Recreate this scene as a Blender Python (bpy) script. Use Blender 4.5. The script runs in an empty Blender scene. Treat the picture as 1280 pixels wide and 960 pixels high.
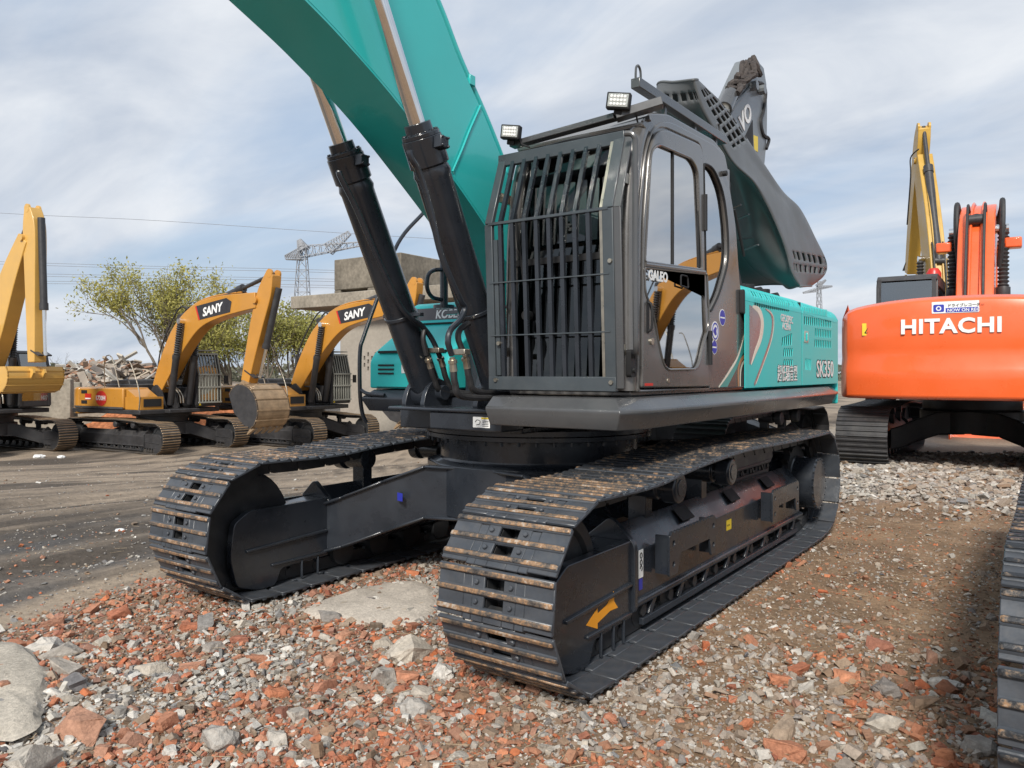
import bpy, bmesh, math, random
import numpy as np
from mathutils import Vector, Matrix
R_ = math.radians
PI = math.pi
random.seed(7)
scene = bpy.context.scene

# ---------------------------------------------------------------- camera
CAM = (5.16, 3.42, 1.57)
FW = Vector((-.814, -.581, 0)).normalized()
RT = Vector((-.581, .814, 0)).normalized()
cam_d = bpy.data.cameras.new('camera')
cam = bpy.data.objects.new('camera', cam_d)
scene.collection.objects.link(cam)
cam_d.sensor_width = 36
cam_d.lens = 27
cam_d.shift_y = -15 / 1280
cam_d.clip_start = .05
cam_d.clip_end = 3000
cam.matrix_world = Matrix.Translation(CAM) @ Matrix((
    (RT.x, 0, -FW.x), (RT.y, 0, -FW.y), (0, 1, 0))).to_4x4()
scene.camera = cam

# ---------------------------------------------------------------- sky and sun
SUN_EL = R_(38)
SUN_DIR = Vector((.93, .36, 0)).normalized() * math.cos(SUN_EL) + Vector((0, 0, math.sin(SUN_EL)))
world = bpy.data.worlds.new('World')
scene.world = world
world.use_nodes = True
wn, wl = world.node_tree.nodes, world.node_tree.links
wn.clear()
def WN(t, **k):
    n = wn.new(t)
    for a, b in k.items(): setattr(n, a, b)
    return n
sky = WN('ShaderNodeTexSky', sky_type='NISHITA', sun_disc=False, sun_elevation=SUN_EL,
         sun_rotation=math.atan2(SUN_DIR.x, SUN_DIR.y), air_density=1.0, dust_density=2.2, ozone_density=1.5)
tc = WN('ShaderNodeTexCoord')
sep = WN('ShaderNodeSeparateXYZ'); wl.new(tc.outputs['Generated'], sep.inputs[0])
# cloud deck: the view direction projected on a high flat layer
zz = WN('ShaderNodeMath', operation='MAXIMUM'); wl.new(sep.outputs['Z'], zz.inputs[0]); zz.inputs[1].default_value = 0.0
za = WN('ShaderNodeMath', operation='ADD'); wl.new(zz.outputs[0], za.inputs[0]); za.inputs[1].default_value = .22
dx = WN('ShaderNodeMath', operation='DIVIDE'); wl.new(sep.outputs['X'], dx.inputs[0]); wl.new(za.outputs[0], dx.inputs[1])
dy = WN('ShaderNodeMath', operation='DIVIDE'); wl.new(sep.outputs['Y'], dy.inputs[0]); wl.new(za.outputs[0], dy.inputs[1])
cb = WN('ShaderNodeCombineXYZ'); wl.new(dx.outputs[0], cb.inputs[0]); wl.new(dy.outputs[0], cb.inputs[1])
mp = WN('ShaderNodeMapping'); wl.new(cb.outputs[0], mp.inputs[0])
mp.inputs['Scale'].default_value = (1.5, .75, 1); mp.inputs['Rotation'].default_value = (0, 0, R_(25)); mp.inputs['Location'].default_value = (2.4, .7, 0)
n1 = WN('ShaderNodeTexNoise'); wl.new(mp.outputs[0], n1.inputs['Vector'])
n1.inputs['Scale'].default_value = .85; n1.inputs['Detail'].default_value = 9; n1.inputs['Roughness'].default_value = .52; n1.inputs['Distortion'].default_value = .35
r1 = WN('ShaderNodeValToRGB'); wl.new(n1.outputs[0], r1.inputs[0])
r1.color_ramp.interpolation = 'EASE'
r1.color_ramp.elements[0].position = .36; r1.color_ramp.elements[0].color = (.28, .28, .28, 1)
r1.color_ramp.elements[1].position = .58; r1.color_ramp.elements[1].color = (1, 1, 1, 1)
n2 = WN('ShaderNodeTexNoise'); wl.new(mp.outputs[0], n2.inputs['Vector'])
n2.inputs['Scale'].default_value = 1.7; n2.inputs['Detail'].default_value = 8; n2.inputs['Roughness'].default_value = .55; n2.inputs['Distortion'].default_value = .6
r2 = WN('ShaderNodeValToRGB'); wl.new(n2.outputs[0], r2.inputs[0])
r2.color_ramp.elements[0].position = .32; r2.color_ramp.elements[0].color = (3.7, 4.2, 5.0, 1)
r2.color_ramp.elements[1].position = .68; r2.color_ramp.elements[1].color = (6.0, 6.25, 6.6, 1)
tint = WN('ShaderNodeMix', data_type='RGBA', blend_type='MIX'); tint.inputs[0].default_value = .62
wl.new(sky.outputs[0], tint.inputs[6]); tint.inputs[7].default_value = (3.0, 4.1, 5.6, 1)
mx = WN('ShaderNodeMix', data_type='RGBA'); wl.new(r1.outputs[0], mx.inputs[0]); wl.new(tint.outputs[2], mx.inputs[6]); wl.new(r2.outputs[0], mx.inputs[7])
bg = WN('ShaderNodeBackground'); wl.new(mx.outputs[2], bg.inputs[0]); bg.inputs[1].default_value = .115
out = WN('ShaderNodeOutputWorld'); wl.new(bg.outputs[0], out.inputs[0])
sun_d = bpy.data.lights.new('sun', 'SUN'); sun_d.energy = 3.5; sun_d.angle = R_(11); sun_d.color = (1, .955, .88)
sun = bpy.data.objects.new('sun', sun_d); scene.collection.objects.link(sun)
sun.rotation_euler = (-SUN_DIR).to_track_quat('-Z', 'Y').to_euler()
vs = scene.view_settings
vs.view_transform = 'Standard'; vs.look = 'None'; vs.exposure = 0.28; vs.gamma = 1; vs.use_curve_mapping = False
scene.cycles.max_bounces = 8
scene.cycles.transparent_max_bounces = 16

# ---------------------------------------------------------------- helpers
def bp(px, py, y=None, x=None, z=None, d=None):
    """sight line of a photo point met with a real plane: gives a 3D point."""
    a = (px - 640) / 960; b = (465 - py) / 960
    v = FW + RT * a
    if y is not None: t = (y - CAM[1]) / v.y
    elif x is not None: t = (x - CAM[0]) / v.x
    elif z is not None: t = (z - CAM[2]) / b
    else: t = d
    return Vector((CAM[0] + t * v.x, CAM[1] + t * v.y, CAM[2] + t * b))

def uv2w(u, v):
    p = Vector(CAM) + RT * u + FW * v
    return p.x, p.y

_m = {}
def mat(name, col, rough=.5, metal=0., var=.12, scale=3., bump=0., bscale=60., dust=0., dustcol=(.3, .26, .21), coat=0., rv=.12, spec=.5, fine=0.):
    """procedural paint/metal/concrete with colour mottling, roughness change, dust on it"""
    if name in _m: return _m[name]
    m = bpy.data.materials.new(name); m.use_nodes = True
    N, L = m.node_tree.nodes, m.node_tree.links
    b = N['Principled BSDF']
    t = N.new('ShaderNodeTexCoord')
    n = N.new('ShaderNodeTexNoise'); n.inputs['Scale'].default_value = scale; n.inputs['Detail'].default_value = 8; n.inputs['Roughness'].default_value = .6
    L.new(t.outputs['Object'], n.inputs['Vector'])
    rmp = N.new('ShaderNodeMapRange'); L.new(n.outputs[0], rmp.inputs[0])
    rmp.inputs[1].default_value = .3; rmp.inputs[2].default_value = .7
    rmp.inputs[3].default_value = 1 - var; rmp.inputs[4].default_value = 1 + var
    mul = N.new('ShaderNodeVectorMath'); mul.operation = 'SCALE'
    mul.inputs[0].default_value = col; L.new(rmp.outputs[0], mul.inputs[3])
    last = mul.outputs[0]
    if fine:
        nf = N.new('ShaderNodeTexNoise'); nf.inputs['Scale'].default_value = bscale; nf.inputs['Detail'].default_value = 5
        L.new(t.outputs['Object'], nf.inputs['Vector'])
        rf = N.new('ShaderNodeMapRange'); L.new(nf.outputs[0], rf.inputs[0]); rf.inputs[1].default_value = .3; rf.inputs[2].default_value = .7
        rf.inputs[3].default_value = 1 - fine; rf.inputs[4].default_value = 1 + fine
        m2 = N.new('ShaderNodeVectorMath'); m2.operation = 'SCALE'; L.new(last, m2.inputs[0]); L.new(rf.outputs[0], m2.inputs[3]); last = m2.outputs[0]
    rr = N.new('ShaderNodeMapRange'); L.new(n.outputs[0], rr.inputs[0]); rr.inputs[1].default_value = .3; rr.inputs[2].default_value = .7
    rr.inputs[3].default_value = max(.02, rough - rv); rr.inputs[4].default_value = min(1, rough + rv)
    rl = rr.outputs[0]
    if dust:
        g = N.new('ShaderNodeNewGeometry'); s = N.new('ShaderNodeSeparateXYZ'); L.new(g.outputs['Normal'], s.inputs[0])
        n3 = N.new('ShaderNodeTexNoise'); n3.inputs['Scale'].default_value = scale * 2.3; n3.inputs['Detail'].default_value = 10; n3.inputs['Roughness'].default_value = .7
        L.new(t.outputs['Object'], n3.inputs['Vector'])
        a = N.new('ShaderNodeMapRange'); L.new(n3.outputs[0], a.inputs[0]); a.inputs[1].default_value = .42; a.inputs[2].default_value = .75; a.inputs[3].default_value = .12; a.inputs[4].default_value = 1
        up = N.new('ShaderNodeMapRange'); L.new(s.outputs[2], up.inputs[0]); up.inputs[1].default_value = -.2; up.inputs[2].default_value = 1; up.inputs[3].default_value = .35; up.inputs[4].default_value = 1.2
        k = N.new('ShaderNodeMath'); k.operation = 'MULTIPLY'; L.new(a.outputs[0], k.inputs[0]); L.new(up.outputs[0], k.inputs[1])
        k2 = N.new('ShaderNodeMath'); k2.operation = 'MULTIPLY'; k2.use_clamp = True; L.new(k.outputs[0], k2.inputs[0]); k2.inputs[1].default_value = dust
        mm = N.new('ShaderNodeMix'); mm.data_type = 'RGBA'; L.new(k2.outputs[0], mm.inputs[0]); L.new(last, mm.inputs[6]); mm.inputs[7].default_value = (*dustcol, 1)
        last = mm.outputs[2]
        ra = N.new('ShaderNodeMix'); ra.data_type = 'FLOAT'; L.new(k2.outputs[0], ra.inputs[0]); L.new(rl, ra.inputs[2]); ra.inputs[3].default_value = .85
        rl = ra.outputs[0]
    L.new(last, b.inputs['Base Color']); L.new(rl, b.inputs['Roughness'])
    b.inputs['Metallic'].default_value = metal
    b.inputs['Specular IOR Level'].default_value = spec
    b.inputs['Coat Weight'].default_value = coat; b.inputs['Coat Roughness'].default_value = .08
    if bump:
        nb = N.new('ShaderNodeTexNoise'); nb.inputs['Scale'].default_value = bscale; nb.inputs['Detail'].default_value = 6
        L.new(t.outputs['Object'], nb.inputs['Vector'])
        bu = N.new('ShaderNodeBump'); bu.inputs['Strength'].default_value = bump; bu.inputs['Distance'].default_value = .01
        L.new(nb.outputs[0], bu.inputs['Height']); L.new(bu.outputs[0], b.inputs['Normal'])
    _m[name] = m
    return m

def glass_mat(name, tint, refl=.12, rough=.015):
    m = bpy.data.materials.new(name); m.use_nodes = True
    N, L = m.node_tree.nodes, m.node_tree.links; N.clear()
    o = N.new('ShaderNodeOutputMaterial'); tr = N.new('ShaderNodeBsdfTransparent'); gl = N.new('ShaderNodeBsdfGlossy')
    tr.inputs[0].default_value = (*tint, 1); gl.inputs[1].default_value = rough
    lw = N.new('ShaderNodeFresnel'); lw.inputs[0].default_value = 1.5
    a = N.new('ShaderNodeMath'); a.operation = 'ADD'; a.use_clamp = True; L.new(lw.outputs[0], a.inputs[0]); a.inputs[1].default_value = refl
    mx_ = N.new('ShaderNodeMixShader'); L.new(a.outputs[0], mx_.inputs[0]); L.new(tr.outputs[0], mx_.inputs[1]); L.new(gl.outputs[0], mx_.inputs[2])
    L.new(mx_.outputs[0], o.inputs[0])
    return m

M = dict(
 teal=mat('teal paint', (.032, .47, .45), .24, var=.05, scale=1.3, coat=.6, dust=.05, bump=.02, bscale=14, rv=.06),
 teal2=mat('teal panel paint', (.034, .54, .52), .42, var=.04, scale=1.3, dust=.04, rv=.05, spec=.35),
 black=mat('dark frame paint', (.019, .023, .030), .28, var=.2, scale=4, dust=.04, coat=.25, bump=.04, bscale=30, dustcol=(.16, .145, .125)),
 shoe=mat('track shoe paint', (.048, .056, .068), .36, var=.25, scale=6, dust=.22, bump=.12, bscale=40, dustcol=(.17, .14, .11)),
 chain=mat('chain grease', (.022, .024, .027), .42, var=.25, scale=8, dust=.1),
 rubber=mat('hose rubber', (.02, .02, .022), .55, var=.2, scale=12, dust=.08),
 grey=mat('dark grey paint', (.065, .067, .07), .30, var=.12, scale=2.2, dust=.10, coat=.35, bump=.02, bscale=15, dustcol=(.3, .28, .25)),
 cabp=mat('cab gunmetal paint', (.15, .143, .136), .26, var=.14, scale=2.6, dust=.09, coat=.6, metal=.5, dustcol=(.3, .27, .23)),
 guard=mat('guard paint', (.045, .056, .064), .36, var=.15, scale=5, dust=.08, coat=.2),
 chrome=mat('chrome rod', (.80, .78, .75), .10, metal=1., var=.05, scale=10, rv=.05),
 steel=mat('plated steel', (.42, .38, .31), .35, metal=.9, var=.2, scale=14),
 dark=mat('black void plastic', (.012, .012, .013), .7, var=.2),
 white=mat('white sticker', (.78, .78, .76), .45, var=.05),
 yellow_s=mat('yellow sticker', (.75, .55, .03), .45, var=.05),
 orange_s=mat('orange arrow vinyl', (.85, .34, .02), .4, var=.05),
 blue_s=mat('blue sticker', (.03, .04, .36), .45, var=.05),
 red=mat('red paint', (.55, .03, .02), .4, var=.05),
 sany=mat('ochre machine paint', (.50, .225, .03), .36, var=.08, scale=1.5, dust=.12, coat=.4, dustcol=(.35, .27, .17)),
 cat=mat('yellow machine paint', (.62, .36, .085), .38, var=.08, scale=1.5, dust=.14, coat=.2, dustcol=(.42, .33, .2)),
 cat2=mat('mustard machine paint', (.52, .31, .05), .38, var=.1, scale=1.5, dust=.14, dustcol=(.4, .32, .2)),
 hit=mat('orange red machine paint', (.80, .125, .028), .3, var=.05, scale=1.2, dust=.05, coat=.5),
 hood=mat('hood charcoal paint', (.105, .11, .113), .45, var=.10, scale=1.6, dust=.12, spec=.3, bump=.02, bscale=15, dustcol=(.34, .32, .28)),
 volvo=mat('charcoal machine paint', (.15, .165, .175), .36, var=.12, scale=1.5, dust=.12, coat=.2),
 worn=mat('worn bucket steel', (.36, .25, .15), .45, metal=.4, var=.3, scale=5, dust=.3, dustcol=(.42, .3, .18), bump=.2, bscale=30),
 bdark=mat('bucket black', (.03, .03, .033), .42, var=.2, scale=4, dust=.15),
 trk=mat('dusty bg track', (.045, .042, .04), .5, var=.3, scale=3, dust=.35, dustcol=(.34, .27, .2)),
 conc=mat('weathered concrete', (.27, .24, .195), .9, var=.28, scale=.9, bump=.3, bscale=9, spec=.2, fine=.18),
 conc_d=mat('stained concrete', (.20, .175, .14), .92, var=.35, scale=.7, bump=.3, bscale=7, spec=.2, fine=.22),
 plaster=mat('old plaster wall', (.34, .31, .265), .9, var=.14, scale=.35, bump=.1, bscale=9, spec=.2, fine=.08),
 pylon=mat('galvanised steel', (.30, .31, .33), .5, metal=.3, var=.1),
 bark=mat('bark', (.15, .125, .10), .9, var=.3, scale=6, bump=.4, bscale=20, spec=.2),
 seat=mat('seat fabric', (.11, .11, .12), .85, var=.2, scale=9),
 lampglass=mat('lamp lens', (.36, .38, .36), .15, var=.35, scale=60, coat=.6),
)
M['glass'] = glass_mat('cab glass', (.26, .33, .33), .03)
M['glass_side'] = glass_mat('cab side glass', (.40, .44, .44), .58)
M['glass_bg'] = glass_mat('window glass', (.35, .4, .4), .22, .04)
# bare worn metal on grouser tips
def worn_tip(name='grouser tip', rust=.6):
    m = mat(name, (.15, .125, .10), .5, metal=.35, var=.4, scale=9, bump=.3, bscale=50)
    N, L = m.node_tree.nodes, m.node_tree.links
    b = N['Principled BSDF']
    src = b.inputs['Base Color'].links[0].from_socket
    t = N.new('ShaderNodeTexCoord'); n = N.new('ShaderNodeTexNoise'); n.inputs['Scale'].default_value = 14; n.inputs['Detail'].default_value = 9; n.inputs['Roughness'].default_value = .75
    oi = N.new('ShaderNodeObjectInfo'); ad = N.new('ShaderNodeVectorMath'); ad.operation = 'MULTIPLY_ADD'
    cx = N.new('ShaderNodeCombineXYZ'); L.new(oi.outputs['Random'], cx.inputs[0]); L.new(oi.outputs['Random'], cx.inputs[1])
    L.new(cx.outputs[0], ad.inputs[0]); ad.inputs[1].default_value = (13, 7, 3); L.new(t.outputs['Object'], ad.inputs[2]); L.new(ad.outputs[0], n.inputs['Vector'])
    r = N.new('ShaderNodeValToRGB'); L.new(n.outputs[0], r.inputs[0])
    e = r.color_ramp.elements
    e[0].position = .36; e[0].color = (.03, .032, .036, 1); e[1].position = .62; e[1].color = (.44, .37, .30, 1)
    k = e.new(.47); k.color = (.15, .12, .095, 1); k = e.new(.56); k.color = (.36, .21, .11, 1); k = e.new(.75); k.color = (.66, .61, .55, 1)
    L.new(r.outputs[0], b.inputs['Base Color'])
    return m
M['tip'] = worn_tip()
M['tip_dark'] = worn_tip('grouser tip dark')
_e = [n for n in M['tip_dark'].node_tree.nodes if n.type == 'VALTORGB'][0].color_ramp.elements
for _k, _q in zip(_e, (.50, .56, .62, .70, .82)): _k.position = _q

class G:
    def __init__(s): s.v = []; s.f = []; s.m = []
    def add(s, vs, fs, m=0):
        o = len(s.v); s.v += [tuple(q) for q in vs]; s.f += [tuple(i + o for i in f) for f in fs]; s.m += [m] * len(fs); return s
    def box(s, x0, x1, y0, y1, z0, z1, m=0):
        x0, x1 = sorted((x0, x1)); y0, y1 = sorted((y0, y1)); z0, z1 = sorted((z0, z1))
        return s.add([(x0,y0,z0),(x1,y0,z0),(x1,y1,z0),(x0,y1,z0),(x0,y0,z1),(x1,y0,z1),(x1,y1,z1),(x0,y1,z1)],
              [(0,3,2,1),(4,5,6,7),(0,1,5,4),(1,2,6,5),(2,3,7,6),(3,0,4,7)], m)
    def hexa(s, a, m=0):
        return s.add(a, [(0,3,2,1),(4,5,6,7),(0,1,5,4),(1,2,6,5),(2,3,7,6),(3,0,4,7)], m)
    def bar(s, p, q, w, h, m=0, up=(0,0,1)):
        p, q = Vector(p), Vector(q); d = (q - p).normalized(); up = Vector(up)
        if abs(d.dot(up)) > .97: up = Vector((1, 0, 0)) if abs(d.x) < .9 else Vector((0, 1, 0))
        a = d.cross(up).normalized() * w / 2; b = a.cross(d).normalized() * h / 2
        return s.hexa([p-a-b, p+a-b, q+a-b, q-a-b, p-a+b, p+a+b, q+a+b, q-a+b], m)
    def prism(s, loop, axis, a0, a1, m=0):
        n = len(loop)
        def P(u, v, w): return {'y': (u, w, v), 'x': (w, u, v), 'z': (u, v, w)}[axis]
        vs = [P(u, v, a0) for u, v in loop] + [P(u, v, a1) for u, v in loop]
        fs = [tuple(range(n)), tuple(range(2*n-1, n-1, -1))] + [(i, i+n, (i+1) % n + n, (i+1) % n) for i in range(n)]
        return s.add(vs, fs, m)
    def tube(s, pts, r, n=10, m=0, caps=True):
        pts = [Vector(p) for p in pts]; k = len(pts); rs = r if isinstance(r, (list, tuple)) else [r] * k
        ref = None; vs = []
        for i, p in enumerate(pts):
            d = (pts[min(i+1, k-1)] - pts[max(i-1, 0)]).normalized()
            if ref is None: ref = Vector((0, 0, 1)) if abs(d.z) < .9 else Vector((1, 0, 0))
            a = d.cross(ref).normalized(); b = a.cross(d).normalized(); ref = b
            for j in range(n):
                t = 2 * PI * j / n; vs.append(p + a * (math.cos(t) * rs[i]) + b * (math.sin(t) * rs[i]))
        fs = [(i*n+j, i*n+(j+1) % n, (i+1)*n+(j+1) % n, (i+1)*n+j) for i in range(k-1) for j in range(n)]
        if caps: fs += [tuple(range(n-1, -1, -1)), tuple(range((k-1)*n, k*n))]
        return s.add(vs, fs, m)
    def cyl(s, p, q, r, n=24, m=0): return s.tube([p, q], r, n, m)
    def rev(s, p, q, prof, n=28, m=0):
        """prof: (fraction along p-q, radius)"""
        p, q = Vector(p), Vector(q)
        d = (q - p).normalized(); ref = Vector((0, 0, 1)) if abs(d.z) < .9 else Vector((1, 0, 0))
        a = d.cross(ref).normalized(); b = a.cross(d).normalized(); vs = []
        for t, r in prof:
            c = p + (q - p) * t
            for j in range(n):
                w = 2 * PI * j / n; vs.append(c + a * (math.cos(w) * r) + b * (math.sin(w) * r))
        k = len(prof)
        fs = [(i*n+j, i*n+(j+1) % n, (i+1)*n+(j+1) % n, (i+1)*n+j) for i in range(k-1) for j in range(n)]
        fs += [tuple(range(n-1, -1, -1)), tuple(range((k-1)*n, k*n))]
        return s.add(vs, fs, m)
    def mesh(s, name, ms, ang=35):
        me = bpy.data.meshes.new(name); me.from_pydata(s.v, [], s.f)
        for m in (ms if isinstance(ms, (list, tuple)) else [ms]): me.materials.append(M[m] if isinstance(m, str) else m)
        me.polygons.foreach_set('material_index', s.m)
        bm = bmesh.new(); bm.from_mesh(me); bmesh.ops.recalc_face_normals(bm, faces=bm.faces); bm.to_mesh(me); bm.free()
        if ang: me.shade_smooth(); me.set_sharp_from_angle(angle=R_(ang))
        else: me.shade_flat()
        return me
    def build(s, name, ms, parent=None, bevel=0, seg=2, ang=35, **k):
        o = link(name, s.mesh(name, ms, ang), parent, **k)
        if bevel: bev(o, bevel, seg)
        return o

def bev(o, w, seg=2):
    b = o.modifiers.new('bevel', 'BEVEL'); b.width = w; b.segments = seg; b.limit_method = 'ANGLE'; b.angle_limit = R_(35); b.harden_normals = False
    b.use_clamp_overlap = True
def link(name, data, parent=None, label=None, cat=None, group=None, kind=None):
    o = bpy.data.objects.new(name, data); scene.collection.objects.link(o)
    if parent is not None: o.parent = parent
    if label: o['label'] = label
    if cat: o['category'] = cat
    if group: o['group'] = group
    if kind: o['kind'] = kind
    return o
def thing(name, label, cat, loc=(0,0,0), rz=0, group=None):
    o = link(name, None, None, label, cat, group); o.location = loc; o.rotation_euler = (0, 0, rz); o.empty_display_size = .3
    return o
def copy_tree(o, parent=None):
    c = o.copy(); scene.collection.objects.link(c); c.parent = parent
    for ch in list(o.children): copy_tree(ch, c)
    return c

def cr(pts, n=8, closed=False):
    """smooth curve through the points"""
    P = [Vector(p) for p in pts]; k = len(P); out_ = []
    rng = range(k if closed else k - 1)
    for i in rng:
        p0 = P[(i-1) % k] if closed or i > 0 else P[0]; p1 = P[i]; p2 = P[(i+1) % k]; p3 = P[(i+2) % k] if closed or i+2 < k else P[-1]
        for j in range(n):
            t = j / n
            out_.append(.5 * ((2*p1) + (p2-p0)*t + (2*p0-5*p1+4*p2-p3)*t*t + (3*p1-p0-3*p2+p3)*t**3))
    if not closed: out_.append(P[-1])
    return out_
def rpoly(pts, r, n=5):
    """polygon with rounded corners; r number or list"""
    k = len(pts); o = []
    for i, p in enumerate(pts):
        rr = r[i] if isinstance(r, (list, tuple)) else r
        p = Vector(p); a = Vector(pts[i-1]) - p; b = Vector(pts[(i+1) % k]) - p
        d = min(rr, a.length * .48, b.length * .48)
        if d < 1e-4: o.append(tuple(p)); continue
        A, B = p + a.normalized() * d, p + b.normalized() * d
        for j in range(n + 1):
            t = j / n; o.append(tuple((1-t)**2 * A + 2*t*(1-t) * p + t*t * B))
    return o
def plate(name, loops, mt, parent, axis='y', pos=0, th=.02, bevel=0, origin=None, rot=None, sub=None, **k):
    """flat plate with real holes: loops[0] outline, others cut out"""
    cu = bpy.data.curves.new(name, 'CURVE'); cu.dimensions = '2D'; cu.fill_mode = 'BOTH'; cu.extrude = max(th/2 - bevel, .0001); cu.bevel_depth = bevel; cu.bevel_resolution = 1
    if bevel: cu.offset = -bevel
    for lp in loops:
        s = cu.splines.new('POLY'); s.points.add(len(lp) - 1); s.use_cyclic_u = True
        s.points.foreach_set('co', [c for q in lp for c in (q[0], q[1], 0, 1)])
    t = bpy.data.objects.new('tmp', cu); scene.collection.objects.link(t)
    bpy.context.view_layer.update()
    me = bpy.data.meshes.new_from_object(t.evaluated_get(bpy.context.evaluated_depsgraph_get()))
    bpy.data.objects.remove(t); bpy.data.curves.remove(cu)
    if rot is not None: mw = Matrix.Translation(origin) @ rot.to_4x4()
    elif axis == 'y': mw = Matrix(((1,0,0,0),(0,0,-1,pos),(0,1,0,0),(0,0,0,1)))
    elif axis == 'x': mw = Matrix(((0,0,1,pos),(1,0,0,0),(0,1,0,0),(0,0,0,1)))
    else: mw = Matrix.Translation((0, 0, pos))
    me.transform(mw); me.name = name
    me.materials.clear(); me.materials.append(M[mt] if isinstance(mt, str) else mt)
    me.shade_smooth(); me.set_sharp_from_angle(angle=R_(35))
    return link(name, me, parent, **k)
def text(name, s, parent, origin, xd, yd, size, mt, ext=.0015, align='LEFT', offset=0, sx=1, shear=0, space=1, kind=None):
    cu = bpy.data.curves.new(name, 'FONT'); cu.body = s; cu.size = size; cu.extrude = ext; cu.align_x = align; cu.offset = offset; cu.shear = shear; cu.space_character = space
    cu.resolution_u = 3
    cu.materials.append(M[mt] if isinstance(mt, str) else mt)
    xd = Vector(xd).normalized(); yd = Vector(yd); yd = (yd - xd * yd.dot(xd)).normalized(); zd = xd.cross(yd)
    t = bpy.data.objects.new('tmp', cu); scene.collection.objects.link(t); bpy.context.view_layer.update()
    me = bpy.data.meshes.new_from_object(t.evaluated_get(bpy.context.evaluated_depsgraph_get()))
    bpy.data.objects.remove(t); bpy.data.curves.remove(cu); me.name = name
    me.transform(Matrix.Translation(origin) @ Matrix((xd * sx, yd, zd)).transposed().to_4x4())
    return link(name, me, parent)
def beam(g, pts, y0, y1, m=0, n=6):
    """tapered box beam: pts (x, z, depth) down its centre line; y0..y1 its sides"""
    c = cr([(p[0], p[1], p[2]) for p in pts], n); up, dn = [], []
    for i, p in enumerate(c):
        a, b = c[max(i-1, 0)], c[min(i+1, len(c)-1)]; d = Vector((b.x - a.x, b.y - a.y)).normalized(); nn = Vector((-d.y, d.x))
        up.append((p.x + nn.x * p.z / 2, p.y + nn.y * p.z / 2)); dn.append((p.x - nn.x * p.z / 2, p.y - nn.y * p.z / 2))
    k = len(up); vs = [(u[0], y0, u[1]) for u in up] + [(u[0], y0, u[1]) for u in dn] + [(u[0], y1, u[1]) for u in up] + [(u[0], y1, u[1]) for u in dn]
    fs = []
    for i in range(k-1):
        fs += [(i, i+1, k+i+1, k+i), (2*k+i, 3*k+i, 3*k+i+1, 2*k+i+1), (i, 2*k+i, 2*k+i+1, i+1), (k+i, k+i+1, 3*k+i+1, 3*k+i)]
    fs += [(0, k, 3*k, 2*k), (k-1, 3*k-1, 4*k-1, 2*k-1)]
    g.add(vs, fs, m); return up, dn

def vnoise(x, y, seed=0):
    xi, yi = np.floor(x).astype(np.int64), np.floor(y).astype(np.int64); fx, fy = x - xi, y - yi
    def h(a, b):
        n = (a * 374761393 + b * 668265263 + seed * 1442695041) & 0x7fffffff
        n = ((n ^ (n >> 13)) * 1274126177) & 0x7fffffff
        return ((n ^ (n >> 16)) & 0xffff) / 65535.
    sx, sy = fx*fx*(3-2*fx), fy*fy*(3-2*fy)
    return (h(xi, yi)*(1-sx) + h(xi+1, yi)*sx)*(1-sy) + (h(xi, yi+1)*(1-sx) + h(xi+1, yi+1)*sx)*sy
def fbm(x, y, o=4, seed=0):
    s = 0; a = .5; t = 0
    for i in range(o): s = s + a * vnoise(x * 2**i, y * 2**i, seed + i*17); t += a; a *= .5
    return s / t
def sst(a, b, x):
    t = np.clip((x - a) / (b - a), 0, 1); return t*t*(3-2*t)
# ---------------------------------------------------------------- ground
def terrain(x, y):
    x = np.asarray(x, float); y = np.asarray(y, float)
    dx_, dy_ = x - CAM[0], y - CAM[1]
    u = dx_ * RT.x + dy_ * RT.y; v = dx_ * FW.x + dy_ * FW.y
    z = -.92 * sst(6.5, 23, v) * (1 - sst(-3, 5, u))
    z = z - .6 * sst(24, 60, v) * sst(-3, 5, u)
    # left dirt: ruts run the way the machines drive (along x)
    left = sst(-1.7, -2.6, y) * (1 - sst(14, 40, v))
    rut = fbm(x * .13, y * 2.2, 4, 3) - .5
    z = z + left * ((fbm(x * .35, y * 8, 3, 13) - .5) * .035 * (1 - sst(9, 16, v)) + rut * .15 + (fbm(x * 1.2, y * 2, 4, 8) - .5) * .05)
    near = 1 - sst(9, 20, v)
    z = z + (1 - left) * near * ((fbm(x * 1.3, y * 1.3, 5, 5) - .5) * .07 + (fbm(x * 9, y * 9, 3, 6) - .5) * .02)
    # keep the pad flat and just under the crawlers
    pad = sst(3.0, 2.4, x) * sst(-4, -3.2, x) * sst(1.9, 1.65, np.abs(y))
    z = np.where(pad > 0, z * (1 - pad) - .012 * pad, z)
    heap = np.exp(-((x + 7.4) / 1.7) ** 2 - ((y - 2.2) / 2.6) ** 2)
    z = z + heap * .07
    # hump of rubble lower left of the frame
    z = z + .10 * np.exp(-((u + 2.5) / .9) ** 2 - ((v - 3.6) / .7) ** 2)
    return z
def patch(x, y): return 0
def fan(v0, v1, a0=-.78, a1=.78, pw=1.):
    v = v0 + (v1 - v0) * rng.random() ** pw; return rng.uniform(a0, a1) * v, v
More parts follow.
